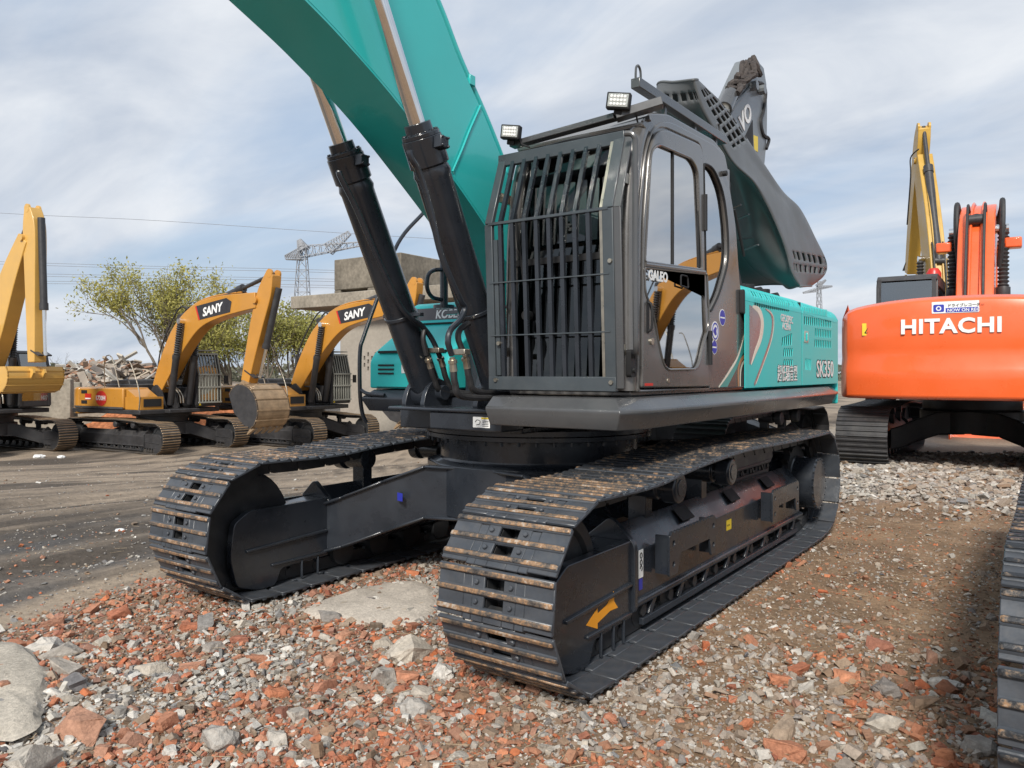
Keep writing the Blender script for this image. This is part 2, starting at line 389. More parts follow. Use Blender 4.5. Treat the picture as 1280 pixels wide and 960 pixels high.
def zones(x, y):
    """weights of dirt, rubble, brown soil, grey gravel"""
    nz = (fbm(x * .9, y * .9, 4, 11) - .5)
    y2 = y + nz * 1.2; x2 = x + nz * 2.2
    dirt = sst(-1.75, -2.15, y2)
    u = (x - CAM[0]) * RT.x + (y - CAM[1]) * RT.y; v = (x - CAM[0]) * FW.x + (y - CAM[1]) * FW.y
    gravel = sst(-4.6, -5.6, x2) * sst(-.6, .3, y) * (1 - sst(13.5, 15.5, v)) * (1 - dirt)
    brown = sst(2.1, .9, x2 + .35 * y) * sst(1.0, 1.75, y2) * (1 - gravel) * (1 - dirt)
    far = sst(14, 16, v) * (1 - dirt)
    rub = np.clip(1 - dirt - gravel - brown - far, 0, 1)
    return dirt, rub, brown, gravel, far, u, v
def axis_lines(a, b, c, step, k, p=1.35):
    o = [c]; t = c
    while t < b: t += step * max(1, (abs(t - c) / k) ** p); o.append(t)
    t = c
    while t > a: t -= step * max(1, (abs(t - c) / k) ** p); o.insert(0, t)
    return np.array(o)
uu = axis_lines(-320, 320, 0, .045, 2.5)
vv = axis_lines(-30, 700, 3.6, .045, 2.2)
U, V = np.meshgrid(uu, vv)
X = CAM[0] + RT.x * U + FW.x * V; Y = CAM[1] + RT.y * U + FW.y * V
Z = terrain(X, Y)
co = np.stack([X, Y, Z], -1).reshape(-1, 3)
nu, nv = len(uu), len(vv)
I = np.arange(nu * nv).reshape(nv, nu)
quads = np.stack([I[:-1, :-1], I[:-1, 1:], I[1:, 1:], I[1:, :-1]], -1).reshape(-1, 4)
def np_mesh(name, co, faces, k):
    me = bpy.data.meshes.new(name)
    me.vertices.add(len(co)); me.vertices.foreach_set('co', co.astype(np.float32).ravel())
    nf = len(faces); me.loops.add(nf * k); me.loops.foreach_set('vertex_index', faces.astype(np.int32).ravel())
    me.polygons.add(nf); me.polygons.foreach_set('loop_start', np.arange(0, nf * k, k, dtype=np.int32))
    me.update(calc_edges=True)
    return me
gm = np_mesh('ground', co, quads, 4)
gm.shade_smooth()
def set_col(me, col):
    a = me.color_attributes.new('Col', 'FLOAT_COLOR', 'POINT')
    c = np.ones((len(col), 4), np.float32); c[:, :3] = col; a.data.foreach_set('color', c.ravel())
x, y = co[:, 0], co[:, 1]
dirt, rub, brown, grav, far, u_, v_ = zones(x, y)
n_a = (.55 * fbm(x * .25, y * 2.0, 5, 21) + .45 * fbm(x * .5, y * 6.0, 4, 24))[:, None]; n_b = fbm(x * 3, y * 3, 4, 22)[:, None]; n_c = fbm(x * .8, y * .8, 4, 31)[:, None]
dark_dirt = np.array([.088, .072, .058]); pale_dirt = np.array([.33, .262, .195])
c_dirt = dark_dirt + (pale_dirt - dark_dirt) * np.clip((n_a - .43) * 4.5 + sst(8, 16, v_)[:, None] * .35, 0, 1)
damp = np.array([.085, .084, .085]) + 0 * n_a
wd = np.clip((fbm(x * .5, y * 1.4, 4, 41)[:, None] - .45) * 6, 0, 1) * (1 - sst(7, 9.5, v_))[:, None] * .6
c_dirt = c_dirt * (1 - wd) + damp * wd
c_rub = np.array([.23, .155, .105]) * (.6 + .8 * n_b)
c_brown = np.array([.235, .150, .090]) * (.45 + 1.1 * n_b) * (1 - .25 * n_c) + np.array([.06, .05, .035]) * n_c
c_grav = np.array([.36, .33, .30]) * (.6 + .8 * n_b)
c_far = np.array([.33, .29, .24]) * (.8 + .4 * n_a)
rb = sst(.9, 2.0, y)[:, None]; c_rub = c_rub * (1 - rb) + c_brown * rb
C_ = c_dirt * dirt[:, None] + c_rub * rub[:, None] + c_brown * brown[:, None] + c_grav * grav[:, None] + c_far * far[:, None]
C_ /= (dirt + rub + brown + grav + far)[:, None]
set_col(gm, C_)
def attr_mat(name, rough=.92, bump=.5, bs=45, var=.3, vs=30):
    m = bpy.data.materials.new(name); m.use_nodes = True; N, L = m.node_tree.nodes, m.node_tree.links
    b = N['Principled BSDF']; a = N.new('ShaderNodeAttribute'); a.attribute_name = 'Col'
    t = N.new('ShaderNodeTexCoord'); n = N.new('ShaderNodeTexNoise'); n.inputs['Scale'].default_value = vs; n.inputs['Detail'].default_value = 10; n.inputs['Roughness'].default_value = .75
    L.new(t.outputs['Object'], n.inputs[0])
    r = N.new('ShaderNodeMapRange'); L.new(n.outputs[0], r.inputs[0]); r.inputs[1].default_value = .3; r.inputs[2].default_value = .7; r.inputs[3].default_value = 1 - var; r.inputs[4].default_value = 1 + var
    s = N.new('ShaderNodeVectorMath'); s.operation = 'SCALE'; L.new(a.outputs[0], s.inputs[0]); L.new(r.outputs[0], s.inputs[3]); L.new(s.outputs[0], b.inputs['Base Color'])
    b.inputs['Roughness'].default_value = rough; b.inputs['Specular IOR Level'].default_value = .25
    n2 = N.new('ShaderNodeTexNoise'); n2.inputs['Scale'].default_value = bs; n2.inputs['Detail'].default_value = 8; n2.inputs['Roughness'].default_value = .7; L.new(t.outputs['Object'], n2.inputs[0])
    bu = N.new('ShaderNodeBump'); bu.inputs['Strength'].default_value = bump; bu.inputs['Distance'].default_value = .02; L.new(n2.outputs[0], bu.inputs['Height']); L.new(bu.outputs[0], b.inputs['Normal'])
    return m
M['ground'] = attr_mat('ground soil', bump=.9, bs=22, var=.35, vs=16)
M['stone'] = attr_mat('stone', bump=.6, bs=55, var=.32, vs=40)
gm.materials.append(M['ground'])
link('ground', gm, kind='structure')

# ---------------------------------------------------------------- stones
rng = np.random.default_rng(5)
def stone_base(n, flat=1., seed=0, blocky=False):
    r = np.random.default_rng(seed); bm = bmesh.new()
    if blocky:
        for sx in (-1, 1):
            for sy in (-1, 1):
                for sz in (-1, 1):
                    for k in range(2): bm.verts.new((sx * r.uniform(.7, 1), sy * r.uniform(.45, .65), sz * r.uniform(.3, .5)))
    else:
        for i in range(n):
            p = r.normal(size=3); p /= np.linalg.norm(p); p *= r.uniform(.75, 1.05); bm.verts.new((p[0], p[1] * r.uniform(.7, .9), p[2] * flat))
    bmesh.ops.convex_hull(bm, input=bm.verts)
    bmesh.ops.delete(bm, geom=[q for q in bm.verts if not q.link_faces], context='VERTS')
    bmesh.ops.triangulate(bm, faces=bm.faces); bm.verts.ensure_lookup_table(); bm.verts.index_update()
    v = np.array([q.co[:] for q in bm.verts]); f = np.array([[q.index for q in fc.verts] for fc in bm.faces]); bm.free(); return v, f
bases = [stone_base(13, random.uniform(.45, .8), 100 + i) for i in range(14)] + [stone_base(0, 1, 200 + i, True) for i in range(8)]
PAL = {'brick': [(.52, .165, .070), (.45, .135, .062), (.55, .215, .11), (.33, .11, .065), (.47, .19, .105)],
       'conc': [(.54, .51, .46), (.45, .42, .37), (.62, .59, .54), (.38, .36, .33), (.50, .45, .38)],
       'grey': [(.22, .22, .22), (.30, .29, .28), (.15, .15, .16)],
       'brown': [(.26, .17, .11), (.20, .13, .08), (.33, .24, .17), (.30, .19, .12)]}
def in_track_v(x, y, m=.30):
    return ((np.abs(np.abs(y) - 1.295) < m) & (x > -3.0) & (x < 1.98)) | ((np.abs(y - 3.505) < m) & (x > -3.0) & (x < 1.98))
def in_track(x, y): return bool(in_track_v(np.float64(x), np.float64(y), .36))
KINDS = ('brick', 'conc', 'grey', 'brown')
def scatter(n, a0, a1, v0, v1, pw, prob, mu, sig, cap, mix, name, lift, label, flat=.6):
    v = v0 + (v1 - v0) * rng.random(n) ** pw; u = rng.uniform(a0, a1, n) * v
    x = CAM[0] + RT.x * u + FW.x * v; y = CAM[1] + RT.y * u + FW.y * v
    keep = (rng.random(n) < prob(x, y)) & ~in_track_v(x, y); x, y = x[keep], y[keep]; n = len(x)
    s = np.minimum(cap, np.exp(rng.normal(mu, sig, n))); z = terrain(x, y); kd = mix(x, y); bi = rng.integers(len(bases), size=n)
    Vs, Fs, Cs = [], [], []; o = 0
    for b in range(len(bases)):
        I_ = np.nonzero(bi == b)[0]
        if not len(I_): continue
        bv, bf = bases[b]; m = len(I_); q = rng.normal(size=(m, 4)); q /= np.linalg.norm(q, axis=1)[:, None]; w_, a, c, d = q.T
        Rm = np.stack([1-2*(c*c+d*d), 2*(a*c-d*w_), 2*(a*d+c*w_), 2*(a*c+d*w_), 1-2*(a*a+d*d), 2*(c*d-a*w_), 2*(a*d-c*w_), 2*(c*d+a*w_), 1-2*(a*a+c*c)], -1).reshape(m, 3, 3)
        pv = bv[None] * (s[I_, None, None] * rng.uniform(.7, 1.3, (m, 1, 3))); pv = np.einsum('nij,nvj->nvi', Rm, pv); pv[:, :, 2] *= flat
        pv += np.stack([x[I_], y[I_], z[I_] + s[I_] * lift * rng.uniform(.2, 1.3, m)], -1)[:, None]
        k = len(bv); Fs.append((bf[None] + (np.arange(m) * k)[:, None, None] + o).reshape(-1, 3)); o += m * k; Vs.append(pv.reshape(-1, 3))
        cc = np.zeros((m, 3))
        for ki, kn in enumerate(KINDS):
            mk = kd[I_] == ki; P_ = np.array(PAL[kn]); cc[mk] = P_[rng.integers(len(P_), size=mk.sum())]
        cc *= rng.uniform(.65, 1.2, (m, 1)); rt = sst(.9, 1.9, y[I_])[:, None]; du = rng.random((m, 1)) * (.45 + .35 * rt); cc = cc * (1 - du) + (np.array([.30, .26, .215]) * (1 - rt) + np.array([.27, .185, .125]) * rt) * du
        Cs.append(np.repeat(cc[:, None], k, 1).reshape(-1, 3))
    me = np_mesh(name, np.concatenate(Vs), np.concatenate(Fs), 3); set_col(me, np.concatenate(Cs)); me.shade_flat(); me.materials.append(M['stone'])
    ob = link(name, me, kind='stuff'); ob['label'] = label; return ob
def rub_mix(x, y):
    p = fbm(x * 1.1, y * 1.1, 3, 71); r = rng.random(len(x))
    A = np.where(r < .72, 1, np.where(r < .84, 0, np.where(r < .92, 2, 3))); B_ = np.where(r < .54, 0, np.where(r < .78, 1, 3)); C2 = np.where(r < .27, 0, np.where(r < .66, 1, np.where(r < .76, 2, 3)))
    return np.where(p > .515, A, np.where(p < .475, B_, C2))
def cmix(*w):
    def f(x, y): return rng.choice(4, size=len(x), p=w)
    return f
def zn(*w):
    def f(x, y): z_ = zones(x, y); return sum(a * b for a, b in zip(w, z_[:5]))
    return f
scatter(150000, -.76, .76, 2.1, 7.8, 1.3, lambda x, y: zn(.03, 1, .17, 0, 0)(x, y) * (1 - .45 * sst(1.2, 2.0, y)), -4.78, .50, .030, rub_mix, 'rubble', .35, 'broken brick and concrete rubble covering the ground', .7)
scatter(9000, -.76, .76, 2.1, 7.0, 1.1, zn(.02, 1, .12, 0, 0), -3.75, .30, .045, rub_mix, 'rubble', .45, 'larger loose brick and concrete pieces among the rubble', .7)
scatter(26000, .30, .80, 8.0, 15, 1., zn(0, .03, .05, 1, .1), -3.45, .38, .075, cmix(.0, .74, .16, .10), 'gravel', .5, 'pale grey gravel spread around the orange excavator')
scatter(9000, -.78, .05, 4.4, 22, 1.3, zn(.8, .2, 0, 0, 0), -4.7, .5, .035, cmix(.02, .38, .4, .2), 'gravel', .2, 'scattered small stones on the dark rutted dirt')
scatter(30000, .15, .80, 4.2, 11, 1., lambda x, y: .30 + .5 * np.clip((fbm(x * .7, y * .7, 3, 91) - .45) * 4, 0, 1), -4.75, .48, .035, cmix(.16, .30, .08, .46), 'gravel', .25, 'small stones and chips on the brown soil')

# dry straw, splinters, twigs lying in the rubble
g = G()
for i in range(1500):
    u, v = fan(2.2, 8, -.7, .75); x, y = uv2w(u, v)
    if in_track(x, y) or (y < -1.7 and rng.random() < .8): continue
    a = rng.uniform(0, PI); l = rng.uniform(.012, .06); z = float(terrain(x, y)) + rng.uniform(.008, .03)
    g.bar((x - math.cos(a)*l, y - math.sin(a)*l, z + rng.uniform(-.006, .006)), (x + math.cos(a)*l, y + math.sin(a)*l, z + rng.uniform(-.004, .012)), rng.uniform(.0012, .004), .0015, 0)
M['straw'] = mat('dry straw', (.40, .31, .20), .8, var=.4, scale=40)
o = g.build('debris', 'straw', ang=0, kind='stuff'); o['label'] = 'dry stalks and wood splinters strewn over the rubble'

# larger pieces, each its own
def chunk(name, px, py, size, kind, label, cat, group=None, flat=.6, blocky=False, col=None, seed=None, sub=True):
    p0 = bp(px, py, z=0); z0 = float(terrain(p0.x, p0.y)); p0 = bp(px, py, z=z0 + size * .2)
    r = np.random.default_rng(seed if seed is not None else int(px * 31 + py)); bm = bmesh.new()
    if blocky:
        w, h, l = size, size * .55, size * .42
        pts = []
        for sx in (-1, 1):
            for sy in (-1, 1):
                for sz in (-1, 1):
                    cut = r.uniform(.35, .8) if r.random() < .45 else 1
                    for k in range(3): pts.append((sx * w * r.uniform(.66, 1) * cut, sy * h * r.uniform(.7, 1) * cut, sz * l * r.uniform(.7, 1)))
    else:
        pts = []
        for i in range(22):
            q = r.normal(size=3); q /= np.linalg.norm(q); pts.append((q[0] * size, q[1] * size * .75, q[2] * size * flat))
    for q in pts: bm.verts.new(q)
    bmesh.ops.convex_hull(bm, input=bm.verts)
    bmesh.ops.delete(bm, geom=[v_2 for v_2 in bm.verts if not v_2.link_faces], context='VERTS')
    bmesh.ops.triangulate(bm, faces=bm.faces)
    bmesh.ops.subdivide_edges(bm, edges=bm.edges, cuts=2, use_grid_fill=True)
    for v_2 in bm.verts:
        q = v_2.co / size
        k = (float(fbm(np.array([q.x * 3 + q.z * 5 + 9]), np.array([q.y * 3 + 5 + q.z * 2]), 4, int(px))[0]) - .5)
        v_2.co *= 1 + k * .5
    me = bpy.data.meshes.new(name); bm.to_mesh(me); bm.free()
    c0 = np.array(col if col else PAL[kind][r.integers(len(PAL[kind]))]); du_ = r.uniform(.15, .5); c0 = c0 * (1 - du_) + np.array([.33, .27, .21]) * du_
    vv_ = np.array([v_2.co[:] for v_2 in me.vertices]); nn_ = fbm(vv_[:, 0] * 45 + vv_[:, 2] * 31 + 3, vv_[:, 1] * 45 - vv_[:, 2] * 37, 4, 5)[:, None]
    set_col(me, c0 * (.72 + .56 * nn_)); me.materials.append(M['stone']); me.shade_flat()
    o = link(name, me, None, label, cat, group); o.location = p0
    o.rotation_euler = (r.uniform(-.25, .25), r.uniform(-.25, .25), r.uniform(0, 6.28))
    return o
GC, GB = 'concrete chunks in the rubble', 'broken bricks in the rubble'
big = [
 # px py size kind blocky label
 (515, 815, .155, 'conc', 0, 'large pale jagged concrete lump leaning beside the near crawler, biggest of the chunks'),
 (478, 846, .105, 'conc', 1, 'long pale concrete block tilted beside the big jagged lump'),
 (553, 842, .085, 'conc', 0, 'small white concrete lump touching the front shoes of the near crawler'),
 (528, 868, .07, 'conc', 0, 'white knobbly concrete lump below the jagged one'),
 (520, 886, .085, 'conc', 0, 'grey white concrete lump in front of the near crawler'),
 (476, 806, .075, 'conc', 1, 'pale grey concrete wedge left of the big jagged lump'),
 (272, 925, .10, 'conc', 0, 'broad flat concrete chunk near the bottom edge'),
 (346, 925, .075, 'conc', 1, 'pale rectangular concrete piece lying among red bricks'),
 (372, 895, .07, 'conc', 1, 'long pale concrete sliver among red bricks'),
 (195, 838, .09, 'conc', 1, 'pale angular concrete chunk on the white gravel patch'),
 (75, 822, .12, 'conc', 0, 'rough concrete lump on the hump at lower left'),
 (55, 815, .13, 'conc', 0, 'rounded concrete lump overhanging a gap at lower left'),
 (78, 838, .10, 'conc', 1, 'flat tilted concrete slab piece at lower left'),
 (92, 855, .08, 'grey', 1, 'dark faced split stone at lower left'),
 (45, 952, .12, 'conc', 0, 'white concrete lump at the bottom left corner'),
 (255, 782, .10, 'grey', 1, 'flat grey concrete piece in front of the far crawler'),
 (268, 810, .075, 'grey', 1, 'dark grey slanted stone below the far crawler'),
 (415, 772, .085, 'grey', 1, 'dark slate coloured chunk at the edge of the pale slab'),
 (1010, 862, .065, 'conc', 1, 'white topped grey stone beside the brown brick'),
 (1044, 862, .08, 'brown', 1, 'brown dusty brick fragment next to the white topped stone'),
 (1108, 862, .10, 'grey', 0, 'rounded grey stone to the right of the brown bricks'),
 (1183, 858, .085, 'conc', 0, 'pale rough boulder right of centre in the rubble'),
 (1150, 880, .085, 'brown', 1, 'flat dusty brown slab piece below the pale boulder'),
 (1105, 905, .09, 'conc', 0, 'long white stone near the lower right'),
 (1245, 905, .085, 'conc', 1, 'whitish block beside the neighbouring crawler shoe'),
 (1225, 935, .09, 'grey', 0, 'grey boulder at the lower right corner'),
 (985, 915, .085, 'brown', 1, 'brownish flat brick at the bottom right of centre'),
]
for (px, py, s, k, bl, lab) in big:
    chunk('concrete_chunk' if k != 'brown' else 'broken_brick', px, py, s, k, lab, 'concrete chunk' if k != 'brown' else 'brick', GC if k != 'brown' else GB, blocky=bool(bl))
bricks = [(418, 825, .075, 'sunlit orange brick half left of the pale wedge'), (405, 860, .075, 'brown red brick stub in the centre of the rubble'),
 (508, 848, .07, 'dark red brick corner right of the tilted block'), (498, 778, .05, 'orange brick piece on the edge of the pale slab'), (517, 784, .055, 'long orange brick beside the pale slab'),
 (430, 796, .06, 'orange brick stub below the dark slate chunk'), (455, 795, .045, 'small dark red brick below the slab edge'), (115, 762, .06, 'orange brick standing on the dirt edge at left'),
 (62, 782, .085, 'red and black scorched brick on the hump at left'), (15, 812, .11, 'large burnt orange brick arc at the left edge'), (150, 768, .08, 'long orange brick lying under the dirt edge'),
 (222, 768, .06, 'rust red brick under the far crawler'), (240, 785, .07, 'brown brick slab against the far crawler front'),
 (990, 942, .10, 'big brick red block at the bottom right of centre'), (1105, 810, .09, 'orange brick slab at the soil edge'), (1058, 848, .07, 'red brick chip behind the brown brick'),
 (1165, 822, .08, 'orange brick fragment amid grey pieces at right'), (1000, 838, .06, 'orange brick pile top piece right of the crawler'), (975, 850, .055, 'small orange brick piece in front of the white topped stone'),
 (300, 800, .06, 'orange brick piece below the far crawler'), (240, 838, .075, 'flat orange brick on pale gravel'), (320, 825, .065, 'orange brick among orange chips left of centre'), (100, 910, .11, 'large flat dusty brown slab on the left'),
 (205, 905, .065, 'orange brick chip above the broad flat chunk'), (545, 872, .032, 'small round orange brick pebble near the crawler'), (345, 868, .06, 'rust orange brick in mid rubble')]
for (px, py, s, lab) in bricks:
    chunk('broken_brick', px, py, s, 'brick', lab, 'brick', GB, blocky=True)
# seventy more middling pieces that nothing tells apart
pool = {}
for i in range(260):
    u, v = fan(2.4, 5.2, -.66, .66); x, y = uv2w(u, v)
    if in_track(x, y) or float(zones(x, y)[1]) < .5 or abs(y) < .9 and x < 1.6: continue
    br = rng.random() < .5
    p_ = patch(x, y)
    nm, lab, ct, gp, kd = ('broken_brick', 'fist sized orange red brick fragment lying in the rubble', 'brick', 'fist sized brick fragments', 'brick') if br else ('concrete_chunk', 'fist sized pale concrete fragment lying in the rubble', 'concrete chunk', 'fist sized concrete fragments', 'conc')
    key = (nm, rng.integers(9))
    s = rng.uniform(.022, .044)
    if key not in pool:
        o = chunk(nm, 640, 900, .04, kd, lab, ct, gp, blocky=rng.random() < .5, seed=int(rng.integers(9999))); pool[key] = o
    else:
        o = pool[key].copy(); scene.collection.objects.link(o)
    o.location = (x, y, float(terrain(x, y)) + s * .25); o.scale = (s / .04,) * 3; o.rotation_euler = (rng.uniform(-.4, .4), rng.uniform(-.4, .4), rng.uniform(0, 6.28))
# pale flat slabs
def slab(name, pts, h, col, label, cat):
    P_ = [bp(a, b, z=0) for a, b in pts]; cx = sum(p.x for p in P_) / len(P_); cy = sum(p.y for p in P_) / len(P_)
    loop = [(p.x - cx, p.y - cy) for p in cr([(p.x, p.y, 0) for p in P_], 6, True)]
    bm = bmesh.new(); k = len(loop); rings = []
    for f_, hh in ((1.08, -.05), (1., .3), (.93, .8), (.8, 1.), (.55, 1.05), (.25, 1.02)):
        ring = []
        for j, (a, b) in enumerate(loop):
            q = 1 + (float(vnoise(np.array([j * .9]), np.array([f_ * 9]), 3)[0]) - .5) * .12
            ring.append(bm.verts.new((a * f_ * q, b * f_ * q, hh * h + (float(fbm(np.array([a * 5 + cx]), np.array([b * 5 + cy]), 4, 9)[0]) - .5) * h * .9)))
        rings.append(ring)
    for r0, r1_ in zip(rings, rings[1:]):
        for j in range(k): bm.faces.new((r0[j], r0[(j+1) % k], r1_[(j+1) % k], r1_[j]))
    bm.faces.new(rings[-1])
    me = bpy.data.meshes.new(name); bm.to_mesh(me); bm.free()
    vv_ = np.array([v_2.co[:] for v_2 in me.vertices]); nn_ = fbm(vv_[:, 0] * 6 + 3, vv_[:, 1] * 6, 4, 5)[:, None]
    set_col(me, np.array(col) * (.65 + .7 * nn_)); me.materials.append(M['stone']); me.shade_smooth(); me.set_sharp_from_angle(angle=R_(30))
    o = link(name, me, None, label, cat); o.location = (cx, cy, float(terrain(cx, cy)) - .005)
slab('concrete_slab', [(378, 762), (430, 742), (505, 724), (542, 740), (538, 770), (500, 782), (430, 775)], .035, (.52, .46, .39), 'broad pale slab lying between the two crawlers', 'concrete slab')
slab('concrete_slab', [(-60, 850), (10, 828), (55, 860), (50, 900), (40, 935), (-20, 950), (-80, 930)], .03, (.46, .41, .34), 'large smooth pale slab at the left edge of the photo', 'concrete slab')
# ---------------------------------------------------------------- crawler
def track_path(xf=1.88, zf=.49, rf=.455, xr=-2.56, zr=.52, rr=.46, top=((1.25, .935), (.73, .975), (-.19, 1.005), (-1.3, .985)), zb=.042):
    P = []
    for a in np.linspace(-88, 92, 17): P.append((xf + rf * math.cos(R_(a)), zf + rf * math.sin(R_(a))))
    P += list(top)
    for a in np.linspace(82, 258, 16): P.append((xr + rr * math.cos(R_(a)), zr + rr * math.sin(R_(a))))
    for xx in np.linspace(xr + .22, xf - .12, 14): P.append((xx, zb))
    c = cr([(a, b, 0) for a, b in P], 8, True); c = [Vector((p.x, p.y)) for p in c]
    return c
def path_frames(c, pitch):
    k = len(c); L = [0]
    for i in range(k): L.append(L[-1] + (c[(i+1) % k] - c[i]).length)
    n = round(L[-1] / pitch); st = L[-1] / n; fr = []
    def at(s):
        s = s % L[-1]
        lo = 0
        import bisect
        i = min(bisect.bisect_right(L, s) - 1, k - 1); t = (s - L[i]) / max(1e-9, L[i+1] - L[i]); return c[i].lerp(c[(i+1) % k], t)
    for j in range(n):
        a, b = at((j - .5) * st), at((j + .5) * st)
        m_ = (a + b) / 2; T = (b - a).normalized(); Nn = Vector((T.y, -T.x))   # outward for this winding
        fr.append((m_, T, Nn))
    return fr, st
def shoe_geo(g, st, w=.66, holes=True, ribh=.034, tip=1, fr=None, y0=0):
    """one triple grouser shoe; local x along the track, y across, z outward"""
    def tf(p):
        if fr is None: return p
        m_, T, Nn = fr; return (m_.x + T.x * p[0] + Nn.x * p[2], p[1] + y0, m_.y + T.y * p[0] + Nn.y * p[2])
    h = G(); a = st * .5; t0, t1 = 0, .016
    rs = [-st * .36, 0, st * .36]
    if holes:
        hw = .055
        xs = sorted([-a - .012, rs[0] + .012, rs[0] + .026, -.022, .022, rs[2] - .026, rs[2] - .012, a - .016])
        h.box(-a - .004, a - .020, -w/2, -.175, t0, t1); h.box(-a - .004, a - .020, .175, w/2, t0, t1)
        # notches at the leading edge, slots between the grousers
        for y0_, y1_ in ((-.175, -.125), (.125, .175)): h.box(-a - .012, a - .055, y0_, y1_, t0, t1)
        h.box(-a - .012, a - .016, -.125, -hw, t0, t1); h.box(-a - .012, a - .016, hw, .125, t0, t1)
        h.box(-a - .012, rs[0] + .022, -hw, hw, t0, t1); h.box(-.022, .022, -hw, hw, t0, t1); h.box(rs[2] - .022, a - .016, -hw, hw, t0, t1)
    else: h.box(-a - .012, a - .016, -w/2, w/2, t0, t1)
    for r in rs:
        q = [(r - .021, t1 - .001), (r + .021, t1 - .001), (r + .0125, ribh * .74), (r - .0125, ribh * .74)]
        h.prism(q, 'y', -w/2, w/2, 0)
        q = [(r - .0125, ribh * .74), (r + .0125, ribh * .74), (r + .0105, ribh), (r - .0105, ribh)]
        e = .012
        h.hexa([(q[0][0], -w/2, q[0][1]), (q[1][0], -w/2, q[1][1]), (q[1][0], w/2, q[1][1]), (q[0][0], w/2, q[0][1]),
                (q[3][0], -w/2 + e, q[3][1]), (q[2][0], -w/2 + e, q[2][1]), (q[2][0], w/2 - e, q[2][1]), (q[3][0], w/2 - e, q[3][1])], tip)
    if holes:
        for xx in (-st * .18, st * .18):
            for yy in (-.098, .098): h.cyl((xx, yy, t1), (xx, yy, t1 + .014), .014, 6, 2)
    g.add([tf(v) for v in h.v], h.f, 0); g.m[-len(h.f):] = h.m
def crawler(root, s, hero=True, yc=1.295, w=.66, path=None, mats=('shoe', 'tip', 'shoe'), fm='black', label=None, stickers=False):
    c = track_path(**(path or {})); fr, st = path_frames(c, .25 if hero else .24)
    # winding check: outward normal must point away from the middle
    mid = Vector((-.35, .5))
    sg = 1 if sum((f[0] - mid).dot(f[2]) for f in fr) > 0 else -1
    fr = [(m_, T * sg, Nn * sg) for m_, T, Nn in fr]
    g = G()
    for m_, T, Nn in fr:
        for yy in (-.075, .075):
            def q(a, n): return (m_.x + T.x * a + Nn.x * n, m_.y + T.y * a + Nn.y * n)
            lp = [q(-st*.5, -.01), q(st*.5 - .01, -.01), q(st*.5, -.05), q(st*.42, -.10), q(-st*.42, -.10), q(-st*.52, -.05)]
            g.prism(lp, 'y', s * yc + yy - .02, s * yc + yy + .02)
        p_ = m_ + T * st * .5 - Nn * .055
        g.cyl((p_.x, s * yc - .10, p_.y), (p_.x, s * yc + .10, p_.y), .03, 8)
    tr = g.build('crawler_track', 'chain' if hero else mats[0], root)
    if hero:
        sg_ = G(); shoe_geo(sg_, st, w); me = sg_.mesh('track_shoe', [M[k] for k in mats]); me2 = me.copy(); me2.materials[1] = M['tip_dark']
        for m_, T, Nn in fr:
            o = link('track_shoe', me if m_.x > 1.35 and m_.y > .06 else me2, tr)
            if len(o.modifiers) == 0: bev(o, .0035, 1)
            o.matrix_local = Matrix(((T.x, 0, Nn.x, m_.x), (0, sg and 1, 0, s * yc), (T.y, 0, Nn.y, m_.y), (0, 0, 0, 1)))
    else:
        g = G()
        for f in fr: shoe_geo(g, st, w, False, .036, 1, f, s * yc)
        g.build('track_shoes', [M[mats[0]], M[mats[1]], M[mats[2]]], tr)
    y0, y1 = yc - .15, yc + .125
    g = G()
    sec = [(y1, .235), (y1, .525), (y1 - .025, .56), (yc, .68), (y0 + .025, .56), (y0, .525), (y0, .235), (y0 + .05, .20), (y1 - .05, .20)]
    g.prism([(s * a, b) for a, b in sec], 'x', 1.19, -2.30)
    # idler guard, hollow look: two cheeks and a bridge
    ch = rpoly([(1.20, .61), (1.90, .61), (2.02, .54), (2.05, .3), (2.0, .10), (1.82, .045), (1.68, .05), (1.63, .16), (1.20, .17)], [.01, .03, .04, .05, .05, .03, .03, .03, .01])
    g.prism(ch, 'y', s * (y1 - .045), s * (y1 + .012)); g.prism(ch, 'y', s * (y0 - .012), s * (y0 + .045))
    g.prism([(1.21, .18), (1.72, .18), (1.70, .585), (1.21, .605)], 'y', s * (y0 + .03), s * (y1 - .03))
    fl = rpoly([(s * (y0 - .03), .19), (s * (y1 + .035), .19), (s * (y1 + .035), .59), (s * yc, .735), (s * (y0 - .03), .59)], .04)
    g.prism(fl, 'x', 1.165, 1.205)
    g.bar((1.22, s * (y1 + .014), .365), (1.93, s * (y1 + .014), .335), .03, .022)
    g.bar((1.22, s * (y1 + .012), .20), (1.72, s * (y1 + .012), .20), .03, .02)
    g.bar((1.22, s * (y0 - .014), .365), (1.93, s * (y0 - .014), .335), .03, .022); g.bar((1.22, s * (y0 - .012), .20), (1.72, s * (y0 - .012), .20), .03, .02)
    for xx in (1.3, 1.45): g.bar((xx, s * (y0 - .01), .05), (xx, s * (y0 - .01), .19), .02, .012, up=(1, 0, 0))
    for xx in (1.3, 1.42, 1.56): g.bar((xx, s * (y1 + .01), .05), (xx, s * (y1 + .01), .19), .02, .012, up=(1, 0, 0))
    g.prism(rpoly([(-2.30, .18), (-2.30, .58), (-2.46, .60), (-2.75, .45), (-2.70, .25), (-2.5, .15)], .05), 'y', s * (y0 - .01), s * (y0 + .06))
    tf_ = g.build('track_frame', fm, root, bevel=.010)
    g = G(); g.tube([(1.16, s * (y1 + .004), .232), (-2.32, s * (y1 + .004), .232)], .024, 12); g.build('edge_rail', fm, tf_)
    g = G(); g.box(1.05, -2.2, s * (y1 - .02), s * (y1 + .012), .085, .125)
